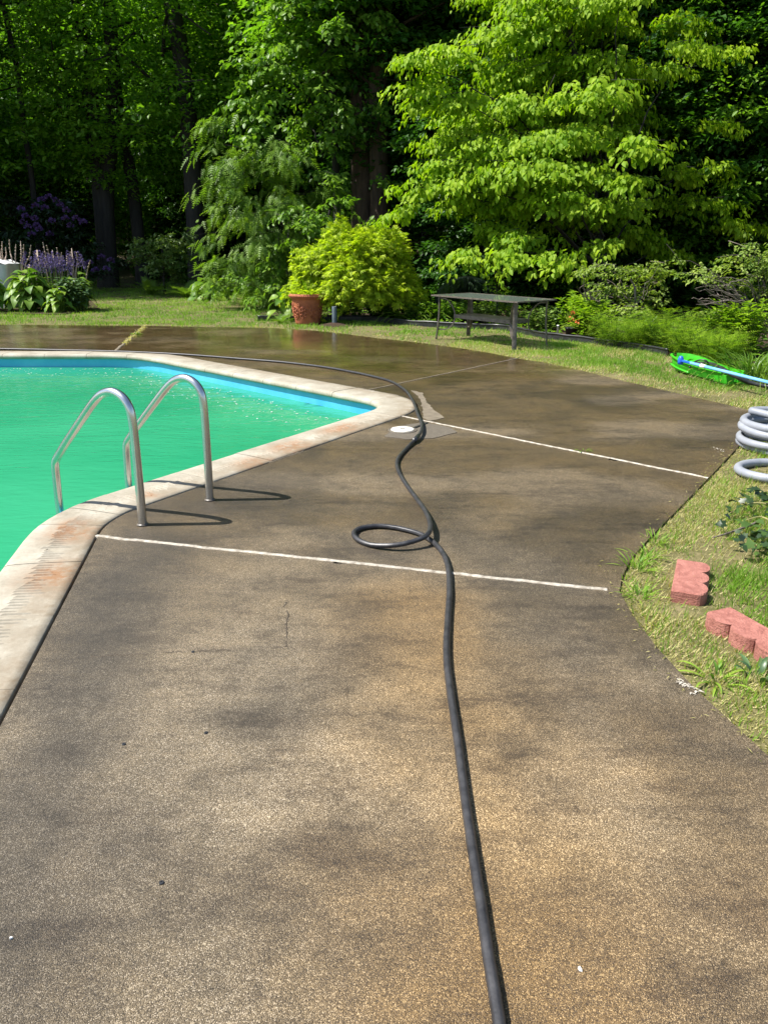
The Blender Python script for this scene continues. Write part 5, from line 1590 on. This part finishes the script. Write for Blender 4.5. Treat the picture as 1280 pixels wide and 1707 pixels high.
# ------------------------------------------------------------------ scalloped edging bricks
def brick(label, px_corner, ang, L, W, H, tilt=0.0):
    """slab with three scallops along one long side; corner at the origin, length along +Y, scallops at +X"""
    ol = [(0, L), (0, 0)]
    ns = 3; r = L / ns / 2
    for k_ in range(ns):
        for a in np.linspace(-88, 88, 11):
            ol.append((W - r * .62 + r * .62 * math.cos(R(a)), L * (k_ + .5) / ns + r * math.sin(R(a)) * .995))
    ol = np.array(ol); n_ = len(ol)
    inn = ol + (ol.mean(0) - ol) * .035
    V = [(x, y, 0) for x, y in ol] + [(x, y, H - .006) for x, y in ol] + [(x, y, H) for x, y in inn]
    F = [tuple(range(n_ - 1, -1, -1)), tuple(2 * n_ + i for i in range(n_))]
    for i in range(n_):
        j = (i + 1) % n_
        F += [(i, j, n_ + j, n_ + i), (n_ + i, n_ + j, 2 * n_ + j, 2 * n_ + i)]
    b = MB(); b.add(V, F)
    o = b.build('edging_brick', M['brick'])
    o.location = px_corner; o.rotation_euler = (0, tilt, ang)
    return tag(o, label, 'brick', 'scalloped red bricks')
p_ = G(1115, 1005, -.02)
q_ = G(1126, 938, .045); q0 = G(1115, 992, .045)
d_ = (q_ - q0)[:2]
brick('red scalloped brick lying flat nearer the slab, scallops facing right', (p_[0], p_[1], -.022), math.atan2(d_[1], d_[0]) - math.pi / 2, max(.33, np.linalg.norm(d_)), .155, .068)
p0 = G(1208, 1016, .05); p1 = G(1290, 1052, .05)
d_ = (G(1280, 1042, .05) - G(1226, 1012, .05))[:2]
a2 = math.atan2(d_[1], d_[0]) - math.pi / 2
cor = G(1216, 1011, .052)[:2]
brick('red scalloped brick cut by the right picture edge, scallops facing the slab', (cor[0], cor[1], -.022), a2, .40, .155, .075)

# ------------------------------------------------------------------ grey vacuum hose coil
q = []
cx_, cy_ = 3.21, 5.90
for i in range(5 * 28 + 1):
    a = 2 * math.pi * i / 28 + 2.2
    tr = i / 28
    rr = .36 + .015 * math.sin(tr * 4.6 + 1) + .008 * math.sin(a * 2 + tr * 2) + .01 * math.sin(a * 3 + 2 * tr)
    q.append((cx_ + .022 * math.sin(tr * 3.1 + .5) + rr * math.cos(a), cy_ + .02 * math.cos(tr * 5) + rr * math.sin(a), .014 + .044 * tr + .006 * math.sin(a * 1.0 + 2 * tr) + .003 * math.sin(2 * a + tr * 3)))
tail = [(3.55, 5.25, .20), (3.42, 5.1, .06), (3.2, 5.34, .02)]
cx2, cy2 = 2.83, 5.16
for i in range(24):
    a = 1.2 + 2 * math.pi * i / 25
    tail.append((cx2 + .335 * math.cos(a), cy2 + .27 * math.sin(a), .008 + .002 * i))
full = np.vstack([np.array(q), catmull(np.array(tail), 3)])
full = resample3 = full
seg = np.concatenate([[0], np.cumsum(np.linalg.norm(np.diff(full, axis=0), axis=1))])
ss = np.arange(0, seg[-1], .011)
full = np.stack([np.interp(ss, seg, full[:, k_]) for k_ in range(3)], 1)
for _ in range(3):
    full[1:-1] = (full[:-2] + 2 * full[1:-1] + full[2:]) / 4
b = MB(); b.tube(full - full[0], .0305 + .0012 * np.sin(ss / .011 * math.pi / 1.0 + .5), 12)
o = b.build('vacuum_hose', M['vac'], None, True); o.location = full[0]
tag(o, 'coiled pale grey pool vacuum hose on the grass at the right edge', 'hose')

# cut leafy vine and stick lying on the grass
iv_t = lobed_t()
ivm = [mesh_np('leaf', iv_t[0], iv_t[1], M[m_], {'tint': np.full(len(iv_t[0]), tv)}) for m_, tv in (('rhodo', .6), ('rhodo', 1.3), ('shrub', .1))]
iv = tag(empty('vine_cutting', G(1262, 870).tolist()), 'cut vine with dark lobed leaves lying on the grass below the grey hose', 'vine')
io = np.array(iv.location)
for path in ([(1300, 845), (1262, 838), (1232, 845), (1212, 858)], [(1300, 880), (1270, 862), (1240, 868), (1222, 880)], [(1300, 905), (1275, 895), (1250, 900), (1236, 912)], [(1290, 830), (1262, 826), (1236, 828)], [(1300, 930), (1280, 915), (1262, 925)]):
    P_ = np.array([G(u, v, .03 + .05 * rng.random()) for u, v in path]); qv = catmull(P_, 6)
    b = MB(); b.tube(qv - io, np.linspace(.005, .002, len(qv)), 5); b.build('stem', M['straw'], iv)
    for p in qv[1::2]:
        for _ in range(3):
            o = link('leaf', ivm[int(rng.integers(3))], iv)
            o.location = p - io + rng.normal(size=3) * [.04, .04, .015] + [0, 0, .015]
            o.rotation_euler = (rng.normal() * .5, rng.normal() * .4 - .1, rng.random() * 6.28); s = .035 + .03 * rng.random(); o.scale = (s, s, s)
P_ = np.array([G(1188, 896, .0), G(1215, 888, .012), G(1240, 879, .016), G(1264, 870, .012)])
b = MB(); qv = catmull(P_, 5); b.tube(qv - qv[0], np.linspace(.004, .009, len(qv)), 7); o = b.build('stick', M['twig'], None, True); o.location = qv[0]
tag(o, 'brown broken stick lying on the grass under the vine leaves', 'stick')

# ------------------------------------------------------------------ terracotta pot, pipe, edging
PYT = 15.25
pc = G(511, 541)
pc = np.array([pc[0], pc[1] + .28, float(terrain(0, 15))])
pot = tag(empty('terracotta_pot', pc), 'big terracotta pot with relief ornament at the lawn edge', 'pot')
s_ = mpp(pc[1], 520)
rt_ = 29.5 * s_; hb = 49 * s_
b = MB(); b.lathe([(.001, 0), (rt_ * .66, 0), (rt_ * .70, .03), (rt_ * .74, hb * .28), (rt_ * .80, hb * .55), (rt_ * .865, hb * .80), (rt_ * .88, hb * .84), (rt_ * .97, hb * .865), (rt_, hb * .90), (rt_, hb * .96), (rt_ * .97, hb), (rt_ * .91, hb), (rt_ * .88, hb * .93), (rt_ * .86, hb * .86)], n=40)
b.build('body', M['terracotta'], pot, True)
b = MB(); b.lathe([(.001, hb * .90), (rt_ * .5, hb * .91), (rt_ * .875, hb * .885)], n=24); b.build('soil', M['soil'], pot)
b = MB()
for k_ in range(60):
    a = 2 * math.pi * k_ / 60
    b.lathe([(.001, -.016), (.016, -.008), (.018, .006), (.001, .016)], (math.cos(a) * rt_ * 1.0, math.sin(a) * rt_ * 1.0, hb * .93), 5)
b.build('rim_beading', M['terracotta'], pot, True)
orn = MB()
def on_pot(a, zf):
    r = rt_ * (.70 + .19 * zf) * 1.005
    return np.array([math.cos(a) * r, math.sin(a) * r, hb * zf * .84])
for c in range(9):
    a0 = 2 * math.pi * c / 9 - 1.75
    for rr, wv in ((.185, .010), (.075, .012)):
        qv = np.array([on_pot(a0 + rr * 1.6 * math.cos(t), .47 + rr * 1.25 * math.sin(t)) for t in np.linspace(0, 6.28, 22)])
        orn.tube(qv, wv, 6, cap=False)
    for j in range(7):
        t = 6.28 * j / 7; p = on_pot(a0 + .13 * 1.6 * math.cos(t), .47 + .13 * 1.25 * math.sin(t)); orn.lathe([(.001, -.022), (.024, 0), (.001, .022)], p, 6)
    sp_ = np.array([on_pot(a0 + math.pi / 9 + (.10 * (1 - t / 11)) * math.cos(t), .74 + .10 * (1 - t / 11) * math.sin(t)) for t in np.linspace(0, 10, 24)])
    orn.tube(sp_, .009, 5, cap=False)
orn.build('relief_ornament', M['terracotta'], pot, True)
pp = strap_plant('potted_plant', 'thin leaved yellow green plant growing in the terracotta pot', 'plant', pc[:2], 26, .55, .018, M['feather'], spread=.10, arch=.35)
pp.location.z = pc[2] + hb * .88
n = 340; an = rng.random(n) * 6.28; r_ = rt_ * .9 * np.sqrt(rng.random(n))
P = np.stack([np.cos(an) * r_, np.sin(an) * r_, .02 + .12 * rng.random(n)], 1)
tag(link('low_leaves', cloud('low_leaves', leaf_q(.5), P, np.stack([np.cos(an), np.sin(an), .5 + 0 * an], 1) + rdir(n) * .5, rdir(n) * .5 + [0, 0, 1], .08, rng.random(n), M['maple']), pp), kind='stuff')

p_ = G(558, 542)
t = tag(empty('standpipe', (p_[0], p_[1], float(terrain(0, 15)))), 'slate grey pipe standing upright in the grass right of the terracotta pot', 'pipe')
b = MB(); b.lathe([(.048, -.1), (.048, .36), (.044, .365), (.040, .365), (.040, .30)], n=20); b.build('pipe_body', M['slate'], t, True)
b = MB(); b.lathe([(.0, .34), (.04, .34)], n=16); b.build('pipe_plug', M['edging'], t)
b = MB()
prof_m = [(.05, .055), (.13, .035), (.22, .010), (.30, -.012)]
b.lathe(prof_m, n=22); v_ = np.array(b.v); v_[:, 2] += .02 * fbm(v_[:, 0] * 14 + 3, v_[:, 1] * 14); v_[:, 0] *= 1.2
b.v = [tuple(p) for p in v_]; b.build('soil_mound', M['mulch'], t, True)

# lawn edging strip
bl = resample(np.vstack([bedline[:13]]), .12, closed=False)
cv = catmull(np.column_stack([bl, terrain(bl[:, 0], bl[:, 1])])[::4], 8)
b = MB()
zt = .085
left = np.column_stack([cv[:, 0], cv[:, 1], cv[:, 2]])
tn_ = unit(np.gradient(left[:, :2], axis=0)); nn_ = np.stack([-tn_[:, 1], tn_[:, 0]], 1)
V = []; F = []; n_ = len(left)
wob = .012 * (fbm(np.arange(n_) * .11, np.arange(n_) * .07) - .5) * 2
for i in range(n_):
    for (o_, z_) in ((-.004, -.06), (-.004, zt), (.006, zt), (.006, -.06)):
        V.append((*(left[i, :2] + nn_[i] * o_), left[i, 2] + z_ + wob[i]))
for i in range(n_ - 1):
    for j in range(3):
        F.append((4 * i + j, 4 * i + 4 + j, 4 * i + 5 + j, 4 * i + 1 + j))
ed_ = tag(empty('lawn_edging', left[n_ // 2].tolist()), 'black plastic edging strip between the lawn and the right flower bed', 'edging')
b.add(np.array(V) - left[n_ // 2], F); b.build('edging_wall', M['edging'], ed_)
b = MB(); b.tube(np.column_stack([left[:, 0], left[:, 1], left[:, 2] + zt + wob + .006]) - left[n_ // 2], .017, 8); b.build('rounded_bead', M['edging'], ed_, True)

# ------------------------------------------------------------------ glass patio table
TZ = float(terrain(0, 12))
tc = np.array([1.70, 12.60, TZ]); TH = .715
tab = tag(empty('patio_table', tc, math.atan2(-.796, .605)), 'rectangular glass topped metal patio table with scroll legs on the lawn', 'table')
LX, LYW = 1.93, .86
b = MB()
w_ = .042
for sy_ in (-1, 1):
    b.box((0, sy_ * (LYW / 2 - w_ / 2), TH - .010), (LX, w_, .020))
for sx_ in (-1, 1):
    b.box((sx_ * (LX / 2 - w_ / 2), 0, TH - .0101), (w_, LYW - 2 * w_ - .002, .0196))
b.build('top_frame', M['table'], tab)
b = MB(); b.box((0, 0, TH - .006), (LX - 2 * w_ + .012, LYW - 2 * w_ + .012, .006)); b.build('glass_pane', M['glass'], tab)
bulge = []
for sx_ in (-1, 1):
    for sy_ in (-1, 1):
        foot = np.array([sx_ * .89, sy_ * .365, -.02]); rad_ = unit(np.array([[sx_ * .83, sy_ * .56]]))[0]
        rad3 = np.array([*rad_, 0]); tan3 = np.array([-rad_[1], rad_[0], 0])
        qv = catmull([foot, foot - rad3 * .025 + [0, 0, .22], foot - rad3 * .045 + [0, 0, .48], foot - rad3 * .04 + [0, 0, TH - .008]], 4)
        b = MB(); V = []; F = []
        for p in qv:
            for o1, o2 in ((-.034, -.009), (-.012, -.015), (.012, -.015), (.034, -.009), (.034, .009), (-.034, .009)):
                V.append(p + tan3 * o1 + rad3 * o2 * -1)
        for i_ in range(len(qv) - 1):
            for j in range(6):
                F.append((6 * i_ + j, 6 * i_ + (j + 1) % 6, 6 * i_ + 6 + (j + 1) % 6, 6 * i_ + 6 + j))
        F += [tuple(range(6)), tuple(6 * (len(qv) - 1) + j for j in range(5, -1, -1))]
        b.add(V, F); lg = b.build('leg', M['table'], tab)
        qs = catmull([foot - rad3 * .055 + [0, 0, TH - .03], foot - rad3 * .17 + [0, 0, TH - .05], foot - rad3 * .27 + [0, 0, TH - .16], foot - rad3 * .315 + [0, 0, TH - .30], foot - rad3 * .28 + [0, 0, TH - .44], foot - rad3 * .17 + [0, 0, TH - .525], foot - rad3 * .03 + [0, 0, TH - .53]], 5)
        V = []; F = []
        for i_, p in enumerate(qs):
            tg = unit((qs[min(i_ + 1, len(qs) - 1)] - qs[max(i_ - 1, 0)])[None])[0]; nn_ = np.cross(tg, tan3)
            for o1, o2 in ((-.020, -.009), (.020, -.009), (.020, .009), (-.020, .009)):
                V.append(p + tan3 * o1 + nn_ * o2)
        for i_ in range(len(qs) - 1):
            for j in range(4):
                F.append((4 * i_ + j, 4 * i_ + (j + 1) % 4, 4 * i_ + 4 + (j + 1) % 4, 4 * i_ + 4 + j))
        b = MB(); b.add(V, F); b.build('scroll', M['table'], lg)
        bulge.append(foot - rad3 * .31 + [0, 0, TH - .31])
bulge = [bulge[0], bulge[1], bulge[3], bulge[2]]
for i_ in range(4):
    a_, c_ = bulge[i_], bulge[(i_ + 1) % 4]
    d_ = c_ - a_; mid_ = (a_ + c_) / 2
    b = MB(); b.box((*mid_[:2], mid_[2] - .002 * (i_ % 2)), (np.linalg.norm(d_) + .02, .03, .055), math.atan2(d_[1], d_[0])); b.build('stretcher', M['table'], tab)
for k_ in range(3):
    y_ = (k_ - 1) * .09
    b = MB(); b.box((0, y_ * .9, bulge[0][2] + .02), (abs(bulge[0][0]) * 2 + .01, .045, .012)); b.build('shelf_slat', M['table'], tab)

# ------------------------------------------------------------------ green sled, blue pole
bow, ste = np.array([3.72, 9.92]), np.array([3.98, 8.78])
dl = ste - bow; SL = np.linalg.norm(dl)
sl = tag(empty('plastic_sled', (*((bow + ste) / 2), TZ + .012), math.atan2(dl[1], dl[0])), 'bright green plastic boat shaped sled lying on the dry grass', 'sled')
st_s = np.array([0, .03, .08, .16, .28, .42, .56, .72, .88, 1.0])
hw_ = np.interp(st_s, [0, .03, .08, .16, .28, .5, .8, 1], [.02, .07, .115, .15, .175, .17, .15, .14])
hh_ = np.interp(st_s, [0, .1, .25, .42, .7, 1], [.19, .19, .175, .15, .135, .135])
bz_ = np.interp(st_s, [0, .06, .16, 1], [.12, .045, 0, 0])
V = []; F = []
sec_n = 15
for s__, hw, hh, bz in zip(st_s, hw_, hh_, bz_):
    x = (s__ - .5) * SL; bw = hw * .72
    half = [(0, bz), (bw * .8, bz), (bw, bz + .015), (hw * .92, bz + (hh - bz) * .55), (hw, hh - .012), (hw + .022, hh - .010), (hw + .022, hh + .002), (hw - .004, hh + .004), (hw * .86, bz + (hh - bz) * .5), (bw * .85, bz + .022), (0, bz + .018)]
    ringp = half + [(-y, z) for y, z in half[-2:0:-1]]
    V += [(x, y, z) for y, z in ringp]
nr = len(ringp)
for i_ in range(len(st_s) - 1):
    for j in range(nr):
        F.append((i_ * nr + j, i_ * nr + (j + 1) % nr, (i_ + 1) * nr + (j + 1) % nr, (i_ + 1) * nr + j))
F.append(tuple(range(nr - 1, -1, -1))); F.append(tuple((len(st_s) - 1) * nr + j for j in range(nr)))
b = MB(); b.add(V, F); b.build('hull', M['sled'], sl)
for sy_ in (-1, 1):
    b = MB(); V = []
    for x, h in ((SL * .5 - .16, .115), (SL * .5 + .075, .105)):
        for y, z in ((.03, .008), (.12, .008), (.145, h), (.03, h)):
            V.append((x, sy_ * y, z))
    b.add(V, [(0, 1, 2, 3), (7, 6, 5, 4), (0, 4, 5, 1), (1, 5, 6, 2), (2, 6, 7, 3), (3, 7, 4, 0)]); b.build('stern_block', M['sled'], sl)
    b = MB(); b.tube(catmull([(-SL * .40, sy_ * .125, .075), (-SL * .25, sy_ * .145, .05), (-SL * .05, sy_ * .135, .028)], 6), .013, 6); b.build('side_rib', M['sled'], sl, True)
b = MB(); b.box((SL * .28, 0, .075), (SL * .40, .24, .09)); b.build('rear_deck', M['sled'], sl)
pA, pB = G(1134, 601, .20), G(1290, 640, .15)
pC = pB + (pB - pA) * .9; pC[2] = .06
po = tag(empty('pool_pole', pA), 'long pale blue pool pole resting across the green sled', 'pole')
b = MB(); b.tube(np.array([pA + (pB - pA) * .12, (pA + pB) / 2, pB, pC]) - pA, .018, 12); b.build('tube', M['pole'], po, True)
b = MB(); b.tube(np.array([(0, 0, 0), (pB - pA) * .28]) + [0, 0, .0], .0155, 12); b.build('inner_tube', M['blue'], po, True)
b = MB(); b.lathe([(.001, -.05), (.03, -.045), (.034, -.01), (.034, .015), (.026, .035), (.02, .05), (.001, .055)], n=14); b.build('end_cap', M['blue'], po, True)
b = MB(); b.tube(np.array([(pB - pA) * .24, (pB - pA) * .29]), .023, 12); b.build('locking_collar', M['white'], po, True)
hp2 = [G(1148, 613, .10), G(1156, 604, .16), G(1166, 600, .20), G(1176, 601, .20), G(1179, 606, .16), G(1173, 613, .09), G(1160, 616, .07)]
qv = catmull(np.array(hp2), 6)
b = MB(); b.tube(qv - qv[0], .010, 8); o = b.build('cable', M['hose'], None, True); o.location = qv[0]
tag(o, 'black cable looped up out of the green sled beside the blue pole', 'cable')
hp3 = [G(1158, 606, .12), G(1180, 606, .15), G(1200, 613, .17), G(1222, 626, .12), G(1250, 638, .05), G(1290, 647, .02), G(1340, 660, .02)]
qv = catmull(np.array(hp3), 8); s_a = np.arange(len(qv))
b = MB(); b.tube(qv - qv[0], .024 + .002 * np.sin(s_a * 2.4), 9); o = b.build('corrugated_hose', M['edging'], None, True); o.location = qv[0]
tag(o, 'dark corrugated hose lying behind the pale blue pole', 'hose')

print('TRIS', sum(len(m_.polygons) for m_ in bpy.data.meshes))

# low ground cover spread over the right bed
n = 26000
x = rng.uniform(-2, 10, n); y = rng.uniform(4, 19.5, n)
bp = np.array([tuple(p + np.array([0.08, 0.10])) for p in bedline] + [(9, 4), (9, 14), (4, 19), (-1.5, 19.5), (-2.8, 18.0)])
ok = inside(bp, x, y) & (fbm(x * 1.1 + 4, y * 1.1, 3) > .42)
x, y = x[ok], y[ok]; n = len(x)
P = np.stack([x, y, terrain(x, y) + .02 + .20 * rng.random(n) * fbm(x * 1.4, y * 1.4)], 1)
ax = rdir(n); ax[:, 2] = np.abs(ax[:, 2]) * .4
tag(link('ground_cover', cloud('ground_cover', leaf_q(.6), P, ax, rdir(n) * .5 + [0, 0, 1], .05 + .06 * rng.random(n), rng.random(n), M['oak'])), kind='stuff')
